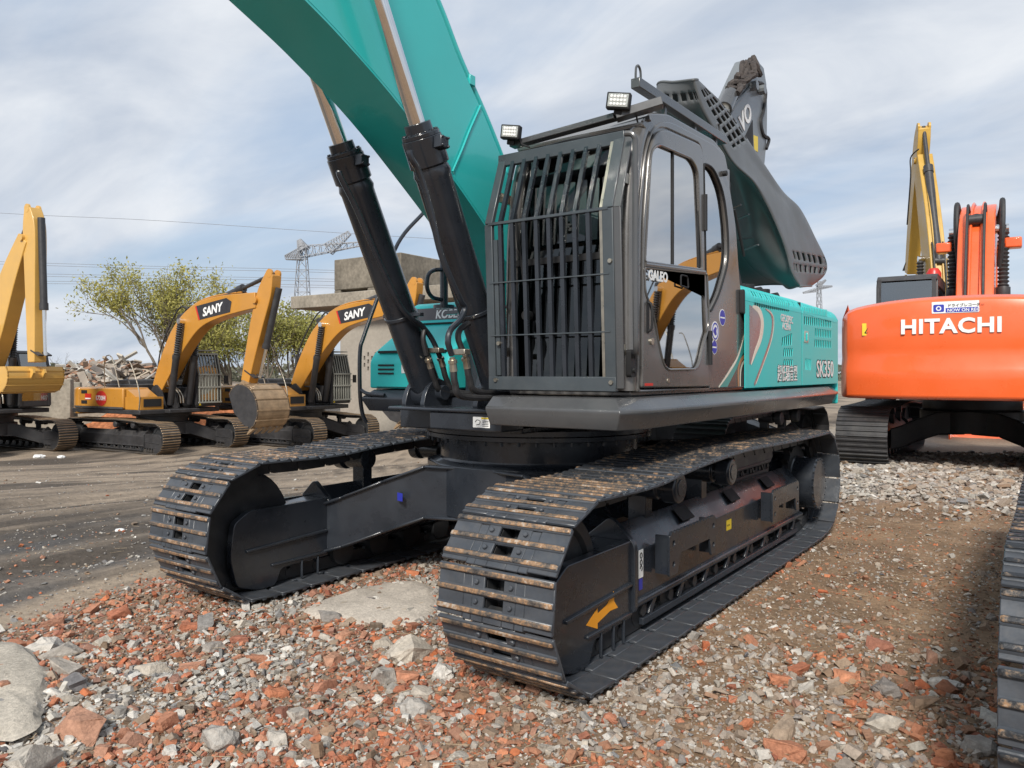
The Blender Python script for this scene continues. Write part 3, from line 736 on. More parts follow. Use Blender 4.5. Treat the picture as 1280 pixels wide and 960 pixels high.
    for xx in np.linspace(.95, -2.05, 8):
        g.bar((xx, s * (y1 - .004), .12), (xx - .10, s * (y1 - .004), .235), .045, .02, up=(0, 1, 0))
    g.build('roller_guard', fm, tf_, bevel=.004)
    for xx in np.linspace(1.02, -2.1, 9):
        g = G(); g.rev((xx, s * (y0 + .01), .165), (xx, s * (y1 - .02), .165), [(0, .05), (.02, .105), (.24, .105), (.26, .085), (.74, .085), (.76, .105), (.97, .105), (1, .05)], 18)
        g.cyl((xx, s * (y1 - .03), .165), (xx, s * (y1 + .0), .165), .035, 12); g.build('track_roller', 'chain', root)
    for xx in (.73, -.19 - .6 + .6):
        g = G(); g.rev((xx, s * (yc - .12), .86), (xx, s * (yc + .235), .86), [(0, .05), (.02, .085), (.6, .085), (.62, .07), (.70, .07), (.72, .098), (.97, .098), (1, .085)], 22)
        g.cyl((xx, s * (yc + .23), .86), (xx, s * (yc + .24), .86), .055, 18)
        g.bar((xx, s * (yc - .04), .60), (xx, s * (yc - .04), .84), .12, .10); g.build('carrier_roller', fm, root, bevel=.004)
    g = G(); g.rev((1.86, s * (yc - .07), .49), (1.86, s * (yc + .07), .49), [(0, .30), (0, .36), (.3, .365), (.32, .385), (.68, .385), (.7, .365), (1, .36), (1, .30), (.85, .28)], 36); g.build('idler_wheel', 'chain', root)
    g = G(); k = 21; lp = []
    for i in range(k):
        for rr_, d in ((.33, -.3), (.33, -.12), (.39, 0), (.33, .12)): a = 2 * PI * (i + d) / k; lp.append((-2.56 + rr_ * math.cos(a), .52 + rr_ * math.sin(a)))
    g.prism(lp, 'y', s * (yc - .03), s * (yc + .03)); g.build('sprocket', 'chain', root)
    g = G(); yo = yc + .245
    g.rev((-2.56, s * (yc - .18), .50), (-2.56, s * yo, .50), [(0, .20), (.02, .26), (.5, .26), (.52, .245), (.965, .245), (1, .225)], 40)
    for i in range(22): a = 2 * PI * i / 22; g.cyl((-2.56 + .235 * math.cos(a), s * (yo - .012), .50 + .235 * math.sin(a)), (-2.56 + .235 * math.cos(a), s * (yo + .005), .50 + .235 * math.sin(a)), .013, 6)
    g.build('travel_motor', fm, root)
    return tf_, tr

def lower_frame(root, fm='black', yj=1.16):
    g = G()
    oc = rpoly([(.86, .26), (.50, .80), (-.50, .80), (-.86, .26), (-.86, -.26), (-.50, -.80), (.50, -.80), (.86, -.26)], .22, 6)
    g.prism(oc, 'z', .50, .885)
    g.rev((0, 0, .88), (0, 0, 1.08), [(0, .86), (.08, .80), (.15, .785), (1, .785)], 64)
    for sx in (1, -1):
        for s in (1, -1):
            ox, ix = (1.22, .80), (.86, .05)
            def b(x0, x1, y, z0, z1): return [(sx * x0, y, z0), (sx * x1, y, z0)], [(sx * x0, y, z1), (sx * x1, y, z1)]
            # three sections from the hub to the track frame, lofted
            S = [(.05, .80, .05, .50, .87), (.45, .84, .20, .48, .86), (.75, .98, .42, .36, .74), (1.0, 1.16, .62, .25, .62), (yj, 1.22, .72, .20, .56)]
            vs = []; 
            for y_, xo, xi, za, zb_ in S: vs += [(sx*xo, s*y_, za), (sx*xi, s*y_, za), (sx*xi, s*y_, zb_), (sx*xo, s*y_, zb_)]
            n = len(S); fs = [tuple(i*4 + q for q in ()) for i in ()]
            for i in range(n-1):
                for q in range(4): fs.append((i*4+q, i*4+(q+1) % 4, (i+1)*4+(q+1) % 4, (i+1)*4+q))
            fs += [(0, 1, 2, 3), ((n-1)*4, (n-1)*4+3, (n-1)*4+2, (n-1)*4+1)]
            g.add(vs, fs)
            # flanges standing proud at top and bottom edge of the outer face
            for kz in (3, 4):
                for i in range(n-1):
                    y_a, xa, _, za, zb_ = S[i]; y_b, xb, _, zc, zd = S[i+1]
                    z1_, z2_ = (za, zc) if kz == 3 else (zb_, zd)
                    g.hexa([(sx*(xa-.03), s*y_a, z1_-.012), (sx*(xa+.035), s*y_a, z1_-.012), (sx*(xb+.035), s*y_b, z2_-.012), (sx*(xb-.03), s*y_b, z2_-.012),
                            (sx*(xa-.03), s*y_a, z1_+.012), (sx*(xa+.035), s*y_a, z1_+.012), (sx*(xb+.035), s*y_b, z2_+.012), (sx*(xb-.03), s*y_b, z2_+.012)])
    return g.build('centre_frame', fm, root, bevel=.012)
# ================================================================ main excavator
H = thing('excavator', 'large teal and black excavator nearest the camera, with barred cab and raised dark hood', 'excavator')
YC = 1.295
frames = {}
for s in (1, -1): frames[s], _t = crawler(H, s)
cf = lower_frame(H)
# brackets (step plates) on the near track frame
for x0, x1 in ((.915, .165), (-1.09, -1.85)):
    w_ = x0 - x1
    outl = rpoly([(x1, .60), (x0, .60), (x0, .355), (x0 - .12, .355), (x0 - .17, .47), (x1 + .11, .47), (x1 + .08, .355), (x1, .355)], .012, 3)
    hl = [[(x0 - .06 + .018 * math.cos(a), zz_ + .018 * math.sin(a)) for a in np.linspace(0, 2*PI, 12, False)] for zz_ in (.545, .42)]
    hl += [[(x1 + .045 + .018 * math.cos(a), zz_ + .018 * math.sin(a)) for a in np.linspace(0, 2*PI, 12, False)] for zz_ in (.545, .42)]
    o = plate('step_bracket', [outl] + hl, 'black', frames[1], 'y', YC + .235, .016, .002)
    for xa_, xb_, yb_, zt_ in ((x0 - .02, x0 - .04, .23, .59), (x1 + .02, x1 + .04, .23, .59), (x0 - .10, x0 - .13, .18, .55)):
        g = G(); g.box(xa_, xb_, YC + .14, YC + yb_, .36, zt_); g.build('bracket_web', 'black', o)
    tp = [(x1 + .02, .598)]
    for i in range(14): xx = x1 + .02 + (w_ - .04) * i / 14; dd = (w_ - .04) / 14; tp += [(xx, .602), (xx + dd * .2, .614), (xx + dd * .7, .614), (xx + dd * .9, .602)]
    g = G(); g.prism(tp + [(x0 - .02, .598)], 'y', YC + .225, YC + .243); g.build('step_tread', 'black', o)
# raised dark plates on the sloping top, painting in the shade of holes
for xx in (.30, -.62, -1.5):
    g = G(); g.hexa([(xx + .10, YC + .105, .5845), (xx - .10, YC + .105, .5845), (xx - .10, YC + .035, .6570), (xx + .10, YC + .035, .6570),
                     (xx + .10, YC + .107, .5925), (xx - .10, YC + .107, .5925), (xx - .10, YC + .037, .6640), (xx + .10, YC + .037, .6640)]); g.build('frame_hole_shade', 'dark', frames[1])
YF = 0
# stickers
def decal(name, pts, y, mt, parent, th=.0012): return plate(name, [pts], mt, parent, 'y', y, th)
ax = [(1.72, .265), (1.60, .325), (1.60, .295), (1.50, .315), (1.42, .372), (1.415, .315), (1.37, .27), (1.46, .275), (1.52, .262), (1.60, .245), (1.60, .215)]
decal('direction_arrow', ax, YC + .1385, 'orange_s', frames[1])
st_ = plate('hook_sticker', [rpoly([(1.09, .53), (1.03, .53), (1.03, .365), (1.09, .365)], .004)], 'white', frames[1], 'y', YC + .1262, .0012)
g = G()
for cx_, cz_ in ((1.06, .495), (1.06, .455), (1.06, .42)):
    pts = [(cx_ + .013 * math.cos(a), YC + .1276, cz_ + .015 * math.sin(a)) for a in np.linspace(0, 2*PI if cz_ != .42 else PI*1.4, 18)]
    g.tube(pts, .0035, 5)
g.build('hook_symbol', 'dark', st_)
plate('blue_sticker', [rpoly([(1.085, .36), (1.04, .36), (1.04, .295), (1.085, .295)], .003)], 'blue_s', frames[1], 'y', YC + .1262, .0012)
o = plate('grease_sticker', [rpoly([(-.36, .475), (-.46, .475), (-.46, .40), (-.36, .40)], .004)], 'yellow_s', frames[1], 'y', YC + .1262, .0012)
text('sticker_symbol', 'GREASE', o, (-.445 + .08, YC + .1270, .43), (-1, 0, 0), (0, 0, 1), .018, 'dark', .0004)
# sticker on the centre frame
q = bp(536, 607, x=.93); s_o = Vector((.955, q.y, q.z))
plate('blue_sticker', [rpoly([(-.035, -.03), (.035, -.03), (.035, .03), (-.035, .03)], .002)], 'blue_s', cf, th=.003, origin=(.993 - .05 + .028, -.62 + .02, .635), rot=Matrix(((.25, 0, .968), (.968, 0, -.25), (0, 1, 0))))

# ---------------------------------------------------------------- slewing ring and deck
g = G()
g.rev((0, 0, 1.075), (0, 0, 1.155), [(0, .86), (.08, .895), (.45, .895), (.5, .87), (.56, .90), (1, .90)], 64)
for i in range(44):
    a = 2 * PI * i / 44; g.cyl((.878 * math.cos(a), .878 * math.sin(a), 1.05), (.878 * math.cos(a), .878 * math.sin(a), 1.077), .014, 6)
g.build('slewing_ring', 'black', H)
g = G()
g.box(-3.3, .95, -.62, .5, 1.155, 1.30)           # centre box of the deck
g.box(-3.4, .42, -1.42, -.62, 1.27, 1.33); g.box(-3.4, 1.0, .5, 1.38, 1.27, 1.33)
g.box(.30, 1.20, -.50, .52, 1.30, 1.325)             # front nose plate
g.box(.5, 1.18, -.12, .50, 1.18, 1.30)
g.build('deck', 'black', H, bevel=.01)
g = G()
for yy in (-.20, .26): g.prism(rpoly([(-.6, 1.33), (.60, 1.33), (.42, 1.75), (.20, 2.05), (.0, 2.12), (-.15, 2.0), (-.5, 1.6)], .06), 'y', yy - .025, yy + .025)
for yy in (.19, .37, -.47, -.29):
    g.prism(rpoly([(.62, 1.31), (1.08, 1.31), (1.04, 1.44), (.96, 1.52), (.86, 1.52), (.76, 1.44)], .05), 'y', yy - .02, yy + .02)
g.box(.45, .80, -.60, .48, 1.32, 1.38)
g.build('boom_bracket', 'black', H, bevel=.008)
o = plate('warning_sticker', [rpoly([(.265, 1.205), (.405, 1.205), (.405, 1.275), (.265, 1.275)], .003)], 'white', H, 'x', 1.183, .002)
plate('sticker_band', [[(.335, 1.262), (.402, 1.262), (.402, 1.273), (.335, 1.273)]], 'yellow_s', o, 'x', 1.185, .001)
g = G(); g.tube(cr([(1.186, .285, 1.24), (1.186, .30, 1.255), (1.186, .325, 1.25), (1.186, .32, 1.228), (1.186, .295, 1.224)], 5), .002, 5)
for k in range(4): g.box(1.184, 1.187, .345, .395, 1.215 + k * .011, 1.218 + k * .011)
g.build('sticker_print', 'dark', o)
# side skirts: bevelled ledge round the deck
def skirt(name, path2d, mt):
    """profile swept along a plan path; profile in (out, z)"""
    prof = [(-.10, 1.425), (.00, 1.418), (.075, 1.355), (.078, 1.335), (.03, 1.238), (-.10, 1.238)]
    vs, fs = [], []; k = len(prof); n = len(path2d)
    for i, (a, b, nx_, ny_) in enumerate(path2d):
        for o_, z_ in prof: vs.append((a + nx_ * o_, b + ny_ * o_, z_))
    for i in range(n-1):
        for j in range(k): fs.append((i*k+j, i*k+(j+1) % k, (i+1)*k+(j+1) % k, (i+1)*k+j))
    fs += [tuple(range(k)), tuple(range((n-1)*k, n*k))]
    g = G(); g.add(vs, fs); return g.build(name, mt, H, bevel=.006)
skirt('side_skirt', [(1.28, .50, 1, 0), (1.28, 1.37, 1, .9), (1.10, 1.44, .15, 1), (-3.3, 1.44, 0, 1), (-3.75, 1.36, -.3, 1), (-4.0, 1.1, -.8, .6)], 'grey')
skirt('side_skirt', [(.46, -.62, 1, 0), (.46, -1.40, 1, -.9), (.30, -1.45, .1, -1), (-3.3, -1.45, 0, -1)], 'black')

# ---------------------------------------------------------------- boom
YB0, YB1 = -.27, .15
bot = [(.12, 1.86), (.30, 2.02), (.50, 2.22), (.86, 2.554), (1.318, 2.895), (1.76, 3.194), (2.165, 3.410), (2.465, 3.545), (3.0, 3.75), (3.8, 3.98), (4.7, 4.15)]
top = [(4.7, 4.75), (3.8, 4.98), (3.0, 5.05), (2.4, 4.88), (1.9, 4.50), (1.413, 3.967), (1.178, 3.66), (.915, 3.37), (.707, 3.11), (.35, 2.62), (.02, 2.2), (-.12, 2.02), (-.08, 1.84)]
bc = [(p.x, p.y) for p in cr([(a, b, 0) for a, b in bot], 5)]
tcv = [(p.x, p.y) for p in cr([(a, b, 0) for a, b in top], 5)]
g = G(); g.prism(bc + tcv, 'y', YB0, YB1); boom = g.build('boom', 'teal', H, bevel=.012)
g = G()   # bottom plate standing a little proud of the sides
for (a, b), (c, d) in zip(bc, bc[1:]):
    t_ = Vector((c - a, d - b)).normalized(); nn = Vector((t_.y, -t_.x)) * .012
    g.hexa([(a, YB0 - .012, b), (a + nn.x, YB0 - .012, b + nn.y), (a + nn.x, YB1 + .012, b + nn.y), (a, YB1 + .012, b), (c, YB0 - .012, d), (c + nn.x, YB0 - .012, d + nn.y), (c + nn.x, YB1 + .012, d + nn.y), (c, YB1 + .012, d)])
g.build('bottom_plate', 'teal', boom)
# foot casting, welded plate
ft = rpoly([(.16, 1.90), (.50, 2.245), (.86, 2.575), (1.26, 2.87), (1.16, 3.05), (1.08, 3.20), (.96, 3.40), (.707, 3.09), (.35, 2.60), (.02, 2.18), (-.09, 2.02)], .03, 4)
plate('foot_plate', [ft], 'teal', boom, 'y', YB1 + .004, .010, .003)
# weld beads
g = G(); g.tube([(a, YB1 + .004, b + .010) for a, b in bc[3:]], .006, 6); g.build('weld_bead', 'teal', boom)
g = G(); g.tube([(1.27, YB1 + .012, 2.89), (1.17, YB1 + .012, 3.06), (1.09, YB1 + .012, 3.21), (.97, YB1 + .012, 3.41)], .007, 6); g.build('weld_bead', 'teal', boom)
# pipes on the top of the boom
g = G()
def off(pts, d):
    o_ = []
    for i, (a, b) in enumerate(pts):
        p, q = pts[max(i-1, 0)], pts[min(i+1, len(pts)-1)]; t_ = Vector((q[0]-p[0], q[1]-p[1])).normalized(); o_.append((a + t_.y * d, b - t_.x * d))
    return o_
pl = off([p for p in reversed(tcv) if p[1] > 2.6], -.045)
for yy, dd in ((.115, 0), (.03, 0), (-.06, 0)): g.tube([(a, yy, b) for a, b in pl], .024, 10)
g.build('hydraulic_pipe', 'teal', boom)
g = G()
for i in range(4, len(pl) - 2, 9): a, b = pl[i]; g.box(a - .03, a + .03, -.09, .15, b - .04, b + .03)
g.build('pipe_clamp', 'teal', boom, bevel=.004)
# ---------------------------------------------------------------- boom cylinders
def ram(yc_, s):
    A, Bq = Vector((.90, yc_, 1.42)), Vector((2.62, yc_, 4.75)); D = (Bq - A).normalized(); hd = A + D * 1.76
    g = G(); g.rev(A + D * .02, hd, [(0, .10), (.03, .112), (.86, .112), (.875, .12), (.90, .108), (.905, .124), (1, .124)], 32)
    g.rev(hd, hd + D * .085, [(0, .118), (.3, .118), (.32, .085), (1, .082)], 28)
    for i in range(12):
        a = 2 * PI * i / 12; p1 = D.cross(Vector((0, 1, 0))).normalized(); off_ = p1 * math.cos(a) * .102 + Vector((0, 1, 0)) * math.sin(a) * .102
        g.cyl(hd + off_ - D * .01, hd + off_ + D * .035, .0125, 6)
    g.cyl(A + Vector((0, -.075, 0)), A + Vector((0, .075, 0)), .115, 26); g.cyl(A + Vector((0, -.17, 0)), A + Vector((0, .17, 0)), .055, 20)
    c = g.build('boom_cylinder', 'black', H, bevel=.003)
    g = G(); g.cyl(hd, Bq, .050, 26); g.build('rod', 'chrome', c)
    return c, A, D, hd
cn, An, Dn, hn = ram(.285, 1); cfar, Af, Df, hf = ram(-.385, 1)
def hose(pts, r, mt, parent, name='hose', n=10):
    g = G(); g.tube(cr(pts, 6), r, n); return g.build(name, mt, parent)
def pl3(l, y): return [bp(a, b, y=y) for a, b in l]
hose(pl3([(512, 188), (514, 198), (524, 216), (538, 262), (552, 320), (574, 372), (581, 385), (575, 400), (563, 413), (560, 428), (565, 444)], .43), .019, 'black', cn, 'steel_pipe')
hose(pl3([(590, 382), (592, 398), (586, 404), (575, 412), (573, 424), (580, 442)], .41)[2:], .019, 'rubber', cn)
hose(pl3([(424, 214), (426, 222), (446, 262), (470, 318), (498, 378), (512, 396), (527, 407), (540, 424), (550, 446)], -.235), .019, 'black', cfar, 'steel_pipe')
hose(pl3([(531, 410), (529, 424), (533, 444)], -.235), .018, 'rubber', cfar)
for (a, b), yy in (((567, 452), .43), ((582, 452), .41), ((550, 452), -.235), ((536, 450), -.235)):
    pass
for yy, pts in ((.43, [(567, 462), (569, 480), (580, 496), (604, 503)]), (.41, [(584, 458), (587, 474), (598, 490), (618, 497)]), (-.235, [(538, 458), (543, 474), (556, 490), (580, 500)]), (-.25, [(553, 456), (559, 476), (572, 490), (596, 499)])):
    P3 = pl3(pts, yy); P3[-1] = P3[-1] + Vector((-.35, .0, .02))
    hs = hose(P3, .021, 'rubber', H)
    g = G(); d = (P3[1] - P3[0]).normalized(); g.rev(P3[0] - d * .075, P3[0] + d * .012, [(0, .017), (.15, .017), (.2, .028), (.42, .028), (.45, .022), (1, .024)], 10); g.build('hose_fitting', 'steel', hs)
g = G()
for yy, a, b in ((.42, 575, 440), (-.24, 544, 438)):
    p = bp(a, b, y=yy); g.box(p.x - .03, p.x + .03, p.y - .06, p.y + .06, p.z - .018, p.z + .018)
g.build('hose_clamp', 'steel', H, bevel=.005)
for yy, A_ in ((.285, An), (-.385, Af)):
    g = G(); c_ = A_ + Dn * .62; g.rev(c_ - Dn * .012, c_ + Dn * .012, [(0, .121), (1, .121)], 30)
    g.box(c_.x - .02, c_.x + .02, yy - .25 if yy > 0 else yy - .16, yy + .20, c_.z - .013, c_.z + .013); g.build('hose_bracket', 'black', H, bevel=.003)
for c_, h_, yy in ((cn, hn, .285), (cfar, hf, -.385)):
    g = G(); p = h_ - Dn * .06 + Vector((.02, .12, 0)); g.box(p.x - .035, p.x + .035, p.y, p.y + .06, p.z - .035, p.z + .035)
    for a, b in ((-.025, -.025), (.025, -.025), (-.025, .025), (.025, .025)): g.cyl((p.x + a, p.y + .055, p.z + b), (p.x + a, p.y + .072, p.z + b), .009, 6)
    g.build('port_block', 'black', c_, bevel=.004)

# ---------------------------------------------------------------- cab
YS = 1.40; YI = .47
cab_out = rpoly([(1.06, 1.45), (1.045, 2.50), (.965, 2.86), (.86, 3.05), (.72, 3.135), (.56, 3.17), (-.22, 3.205), (-.37, 3.165), (-.50, 2.93), (-.62, 2.70), (-.71, 2.25), (-.82, 2.06), (-.94, 1.45)],
                [.02, .1, .1, .12, .1, .1, .08, .1, .1, .1, .1, .1, .02], 4)
w1 = rpoly([(.985, 2.225), (.90, 2.90), (.80, 2.97), (.27, 3.0), (.165, 2.94), (.09, 2.275)], [.02, .08, .09, .07, .07, .02], 4)
w2 = rpoly([(.992, 2.19), (-.0, 2.255), (-.045, 1.90), (.07, 1.76), (.16, 1.59), (.70, 1.585), (.78, 1.72), (.87, 1.93), (.98, 2.04)], [.02, .02, .08, .08, .09, .09, .08, .08, .04], 4)
w3 = rpoly([(.045, 3.02), (-.14, 3.03), (-.34, 2.90), (-.43, 2.655), (-.45, 2.40), (-.25, 2.13), (-.08, 1.99), (-.005, 2.03)], [.04, .1, .12, .1, .12, .08, .05, .03], 4)
door = rpoly([(1.03, 1.466), (1.01, 2.45), (.935, 2.90), (.83, 3.055), (.69, 3.105), (.11, 3.145), (.052, 3.10), (.005, 1.9), (-.085, 1.455)], [.02, .1, .1, .1, .1, .05, .04, .2, .02], 4)
door_in = rpoly([(1.018, 1.476), (.998, 2.45), (.923, 2.89), (.82, 3.04), (.685, 3.092), (.12, 3.132), (.064, 3.095), (.017, 1.9), (-.070, 1.467)], [.02, .1, .1, .1, .1, .05, .04, .2, .02], 4)
cabE = plate('cab', [cab_out, door, w3], 'cabp', H, 'y', YS - .02, .04, .008)
dr = plate('door', [door_in, w1, w2], 'cabp', cabE, 'y', YS - .012, .045, .010)
for nm, w_, dy_ in (('door_window', w1, .016), ('door_window', w2, .016)):
    plate(nm, [w_], 'glass_side', cabE, 'y', YS - .005, .004)
plate('quarter_window', [w3], 'glass_side', cabE, 'y', YS - .020, .004)
# rubber seals round the panes
def ring(name, loop, y, r, mt, parent):
    g = G(); P_ = [(a, y, b) for a, b in loop]; P_.append(P_[0]); g.tube(P_, r, 6, caps=False); return g.build(name, mt, parent)
for w_ in (w1, w2): ring('window_seal', w_, YS + .011, .008, 'cabp', dr)
ring('window_seal', w3, YS + .004, .009, 'dark', cabE)
g = G(); g.box(.55, .565, YS - .004, YS + .006, 2.25, 2.985); g.box(.10, .135, YS - .004, YS + .004, 2.29, 2.93); g.build('sliding_frame', 'dark', dr)
g = G(); g.tube(cr([(.985, YS + .012, 2.21), (.5, YS + .012, 2.238), (.05, YS + .012, 2.262)], 4), .014, 8); g.build('window_rail', 'cabp', dr)
# handle, lock, hinges
g = G(); g.prism(rpoly([(.93, 1.80), (.965, 1.80), (.965, 2.0), (.93, 2.0)], .014), 'y', YS + .008, YS + .014); g.build('handle_recess', 'dark', dr)
g = G(); g.tube(cr([(.945, YS + .012, 1.815), (.945, YS + .036, 1.835), (.945, YS + .036, 1.965), (.945, YS + .012, 1.985)], 4), .008, 8); g.build('handle', 'dark', dr)
g = G(); g.cyl((.895, YS + .008, 1.755), (.895, YS + .02, 1.755), .022, 18); g.cyl((.65, YS + .008, 1.515), (.65, YS + .014, 1.515), .016, 16); g.build('lock', 'steel', dr)
for z0_, z1_, xx in ((1.62, 1.86, -.045), (2.55, 2.80, .048)):
    g = G(); g.cyl((xx, YS + .015, z0_), (xx, YS + .015, z1_), .018, 10); g.box(xx - .03, xx + .01, YS, YS + .02, z0_ + .02, z1_ - .02); g.build('hinge', 'dark', cabE)
g = G(); g.prism(rpoly([(-.70, 2.02), (-.755, 2.02), (-.745, 2.21), (-.695, 2.21)], .02), 'y', YS, YS + .03); g.build('latch', 'dark', cabE, bevel=.005); g = G(); g.cyl((-.345, YS - .005, 3.03), (-.345, YS + .03, 3.03), .02, 14); g.build('door_stop', 'dark', cabE, bevel=.004)
o = plate('red_reflector', [rpoly([(.985, 1.487), (.875, 1.487), (.875, 1.503), (.985, 1.503)], .003)], 'red', dr, 'y', YS + .0115, .002)
text('door_lettering', 'GALEO', dr, (.94, YS + .0145, 2.125), (-1, 0, .03), (0, 0, 1), .085, 'white', .001, offset=.003)
g = G(); g.tube([(a, YS + .018, b) for a, b in rpoly([(.47, 2.13), (.345, 2.125), (.36, 2.20), (.47, 2.20), (.47, 2.135)], .02)], .006, 6); g.build('latch_frame', 'dark', dr)
# wall rest of the cab
g = G()
g.box(-.92, 1.05, YI - .0, YI + .03, 1.44, 1.95); g.box(-.62, -.45, YI, YI + .03, 1.95, 3.10); g.prism([(1.05, 1.9), (.99, 1.9), (.90, 2.80), (.80, 3.10), (.93, 3.0), (1.03, 2.5)], 'y', YI, YI + .03)
g.box(-.60, .85, YI, YI + .03, 2.98, 3.12)
g.box(-.95, -.91, YI, YS - .04, 1.44, 2.1); g.box(-.60, -.56, YI, YS - .04, 2.95, 3.12)
g.box(-.90, 1.06, YI, YS - .045, 1.425, 1.47)
g.box(1.02, 1.06, YI, YS - .045, 1.44, 1.52)
g.prism([(-.92, 2.1), (-.90, 2.05), (-.60, 2.3), (-.55, 2.98), (-.60, 3.0), (-.66, 2.3)], 'y', YI + .02, YI + .09); g.prism([(-.92, 2.1), (-.90, 2.05), (-.60, 2.3), (-.55, 2.98), (-.60, 3.0), (-.66, 2.3)], 'y', YS - .12, YS - .05)
g.build('cab_wall', 'cabp', cabE, bevel=.008)
g = G(); rf = [(1.0, 3.05), (.86, 3.15), (.60, 3.215), (-.2, 3.245), (-.42, 3.19), (-.50, 3.06), (-.45, 3.02), (.9, 3.02)]
g.prism(rpoly(rf, .05, 4), 'y', YI, YS - .01); g.build('roof', 'cabp', cabE, bevel=.03, seg=3)
# front corner pillar: big rounded tube
g = G(); g.tube(cr([(1.085, YS - .065, 1.46), (1.085, YS - .065, 2.0), (1.07, YS - .065, 2.5), (1.0, YS - .065, 2.86), (.90, YS - .07, 3.04), (.74, YS - .08, 3.14), (.5, YS - .09, 3.17)], 5), .062, 16)
g.tube(cr([(1.085, YI + .05, 1.46), (1.085, YI + .05, 2.0), (1.07, YI + .05, 2.5), (1.0, YI + .05, 2.86), (.90, YI + .05, 3.04), (.74, YI + .05, 3.14)], 5), .045, 12)
g.build('front_pillar', 'cabp', cabE)
# windscreen, rear and right glass
def quadglass(name, pts, parent, mt='glass', th=.004):
    a = [Vector(p) for p in pts]; n = (a[1]-a[0]).cross(a[3]-a[0]).normalized() * th
    g = G(); g.hexa([*a, *[p + n for p in a]]); return g.build(name, mt, parent)
quadglass('windscreen', [(1.105, YI + .09, 1.52), (1.105, YS - .12, 1.52), (1.09, YS - .12, 2.25), (1.09, YI + .09, 2.25)], cabE)
quadglass('windscreen', [(1.09, YI + .09, 2.29), (1.09, YS - .12, 2.29), (.945, YS - .12, 3.0), (.945, YI + .09, 3.0)], cabE)
quadglass('side_window', [(-.45, YI + .012, 1.95), (.99, YI + .012, 1.95), (.82, YI + .012, 2.99), (-.45, YI + .012, 2.99)], cabE)
quadglass('rear_window', [(-.90, YI + .09, 2.1), (-.90, YS - .12, 2.1), (-.60, YS - .12, 2.96), (-.60, YI + .09, 2.96)], cabE)
g = G(); g.box(1.07, 1.11, YI + .08, YS - .12, 2.25, 2.29); g.build('windscreen_bar', 'dark', cabE)
# inside of the cab
g = G(); g.box(-.35, .12, .72, 1.16, 1.78, 1.92); g.prism([(-.30, 1.9), (-.16, 1.9), (-.36, 2.52), (-.46, 2.52)], 'y', .74, 1.14); g.prism([(-.40, 2.5), (-.30, 2.5), (-.36, 2.74), (-.44, 2.74)], 'y', .82, 1.06)
st = g.build('operator_seat', 'seat', cabE, bevel=.04, seg=3)
g = G(); g.box(-.30, .1, .76, 1.12, 1.47, 1.78); g.box(-.45, .38, .56, .68, 1.5, 1.98); g.box(-.45, .30, 1.20, 1.30, 1.5, 1.95); g.build('console', 'dark', cabE, bevel=.02)
g = G()
for yy in (.62, 1.25): g.tube([(.28, yy, 1.95), (.30, yy, 2.15)], .012, 8); g.tube([(.30, yy, 2.13), (.30, yy, 2.26)], .026, 10)
for yy in (.85, 1.0): g.tube([(.70, yy, 1.48), (.68, yy, 1.85)], .012, 8); g.box(.58, .80, yy - .05, yy + .05, 1.50, 1.53)
g.build('control_lever', 'dark', cabE)
g = G(); g.box(.78, .84, .56, .62, 1.47, 2.05); g.box(.70, .78, .52, .70, 2.03, 2.22); g.build('monitor', 'dark', cabE, bevel=.01)
g = G(); g.tube([(1.125, .66, 1.95), (1.125, .60, 2.35)], .008, 6); g.bar((1.13, .60, 2.35), (1.125, .56, 2.62), .012, .02); g.cyl((1.10, .66, 1.93), (1.15, .66, 1.93), .03, 14); g.build('wiper', 'dark', cabE)
# grab pipe by the door
hose([(1.22, YS - .0, 2.93), (1.21, YS + .05, 2.91), (1.20, YS + .055, 2.80), (1.20, YS + .055, 2.2), (1.195, YS + .055, 1.80), (1.18, YS + .05, 1.70), (1.13, YS + .02, 1.66)], .017, 'grey', cabE, 'grab_rail')
g = G(); g.prism(rpoly([(1.10, 1.54), (1.17, 1.54), (1.17, 1.70), (1.10, 1.70)], .02), 'y', YS - .02, YS + .012); g.cyl((1.135, YS + .005, 1.58), (1.135, YS + .025, 1.58), .016, 8); g.build('rail_foot', 'dark', cabE)
# ---------------------------------------------------------------- bar guard in front of the cab
def gp(y, z):       # leaning plane of the guard
    return (1.245 + .045 * (z - 1.475) if z < 2.5 else 1.291 - (z - 2.5) * .34, y, z)
g = G(); YL, YR = .455, 1.365
for y_ in (YL + .028, YR - .035):
    wd_ = .056 if y_ < 1 else .07
    g.bar(gp(y_, 1.475), gp(y_, 2.5), wd_, .03, up=(1, 0, 0)); g.bar(gp(y_, 2.5), gp(y_, 2.955), wd_, .03, up=(1, 0, 0))
g.bar(gp(YL, 1.50), gp(YR - .002, 1.50), .035, .085); g.bar(gp(YL, 2.935), gp(YR - .002, 2.935), .036, .075)
fg = g.build('front_guard', 'guard', H, bevel=.004)
g = G(); g.bar(gp(YR + .0, 1.475), gp(YR + .0, 2.5), .012, .09, up=(0, 1, 0)); g.bar(gp(YR, 2.5), gp(YR, 2.955), .012, .09, up=(0, 1, 0)); g.build('guard_side', 'grey', fg, bevel=.003)
nb = 9
for i in range(nb):
    y_ = YL + .115 + (YR - .115 - YL - .075) * i / (nb - 1)
    g = G(); g.bar(gp(y_, 1.53), gp(y_, 2.5), .024, .026, up=(0, 1, 0)); g.bar(gp(y_, 2.5), gp(y_, 2.92), .024, .026, up=(0, 1, 0))
    
    b_ = g.build('guard_bar', 'steel' if i == nb - 1 else 'black', fg)
    if i == nb - 1: b_['label'] = 'worn bare metal bar'
g = G()
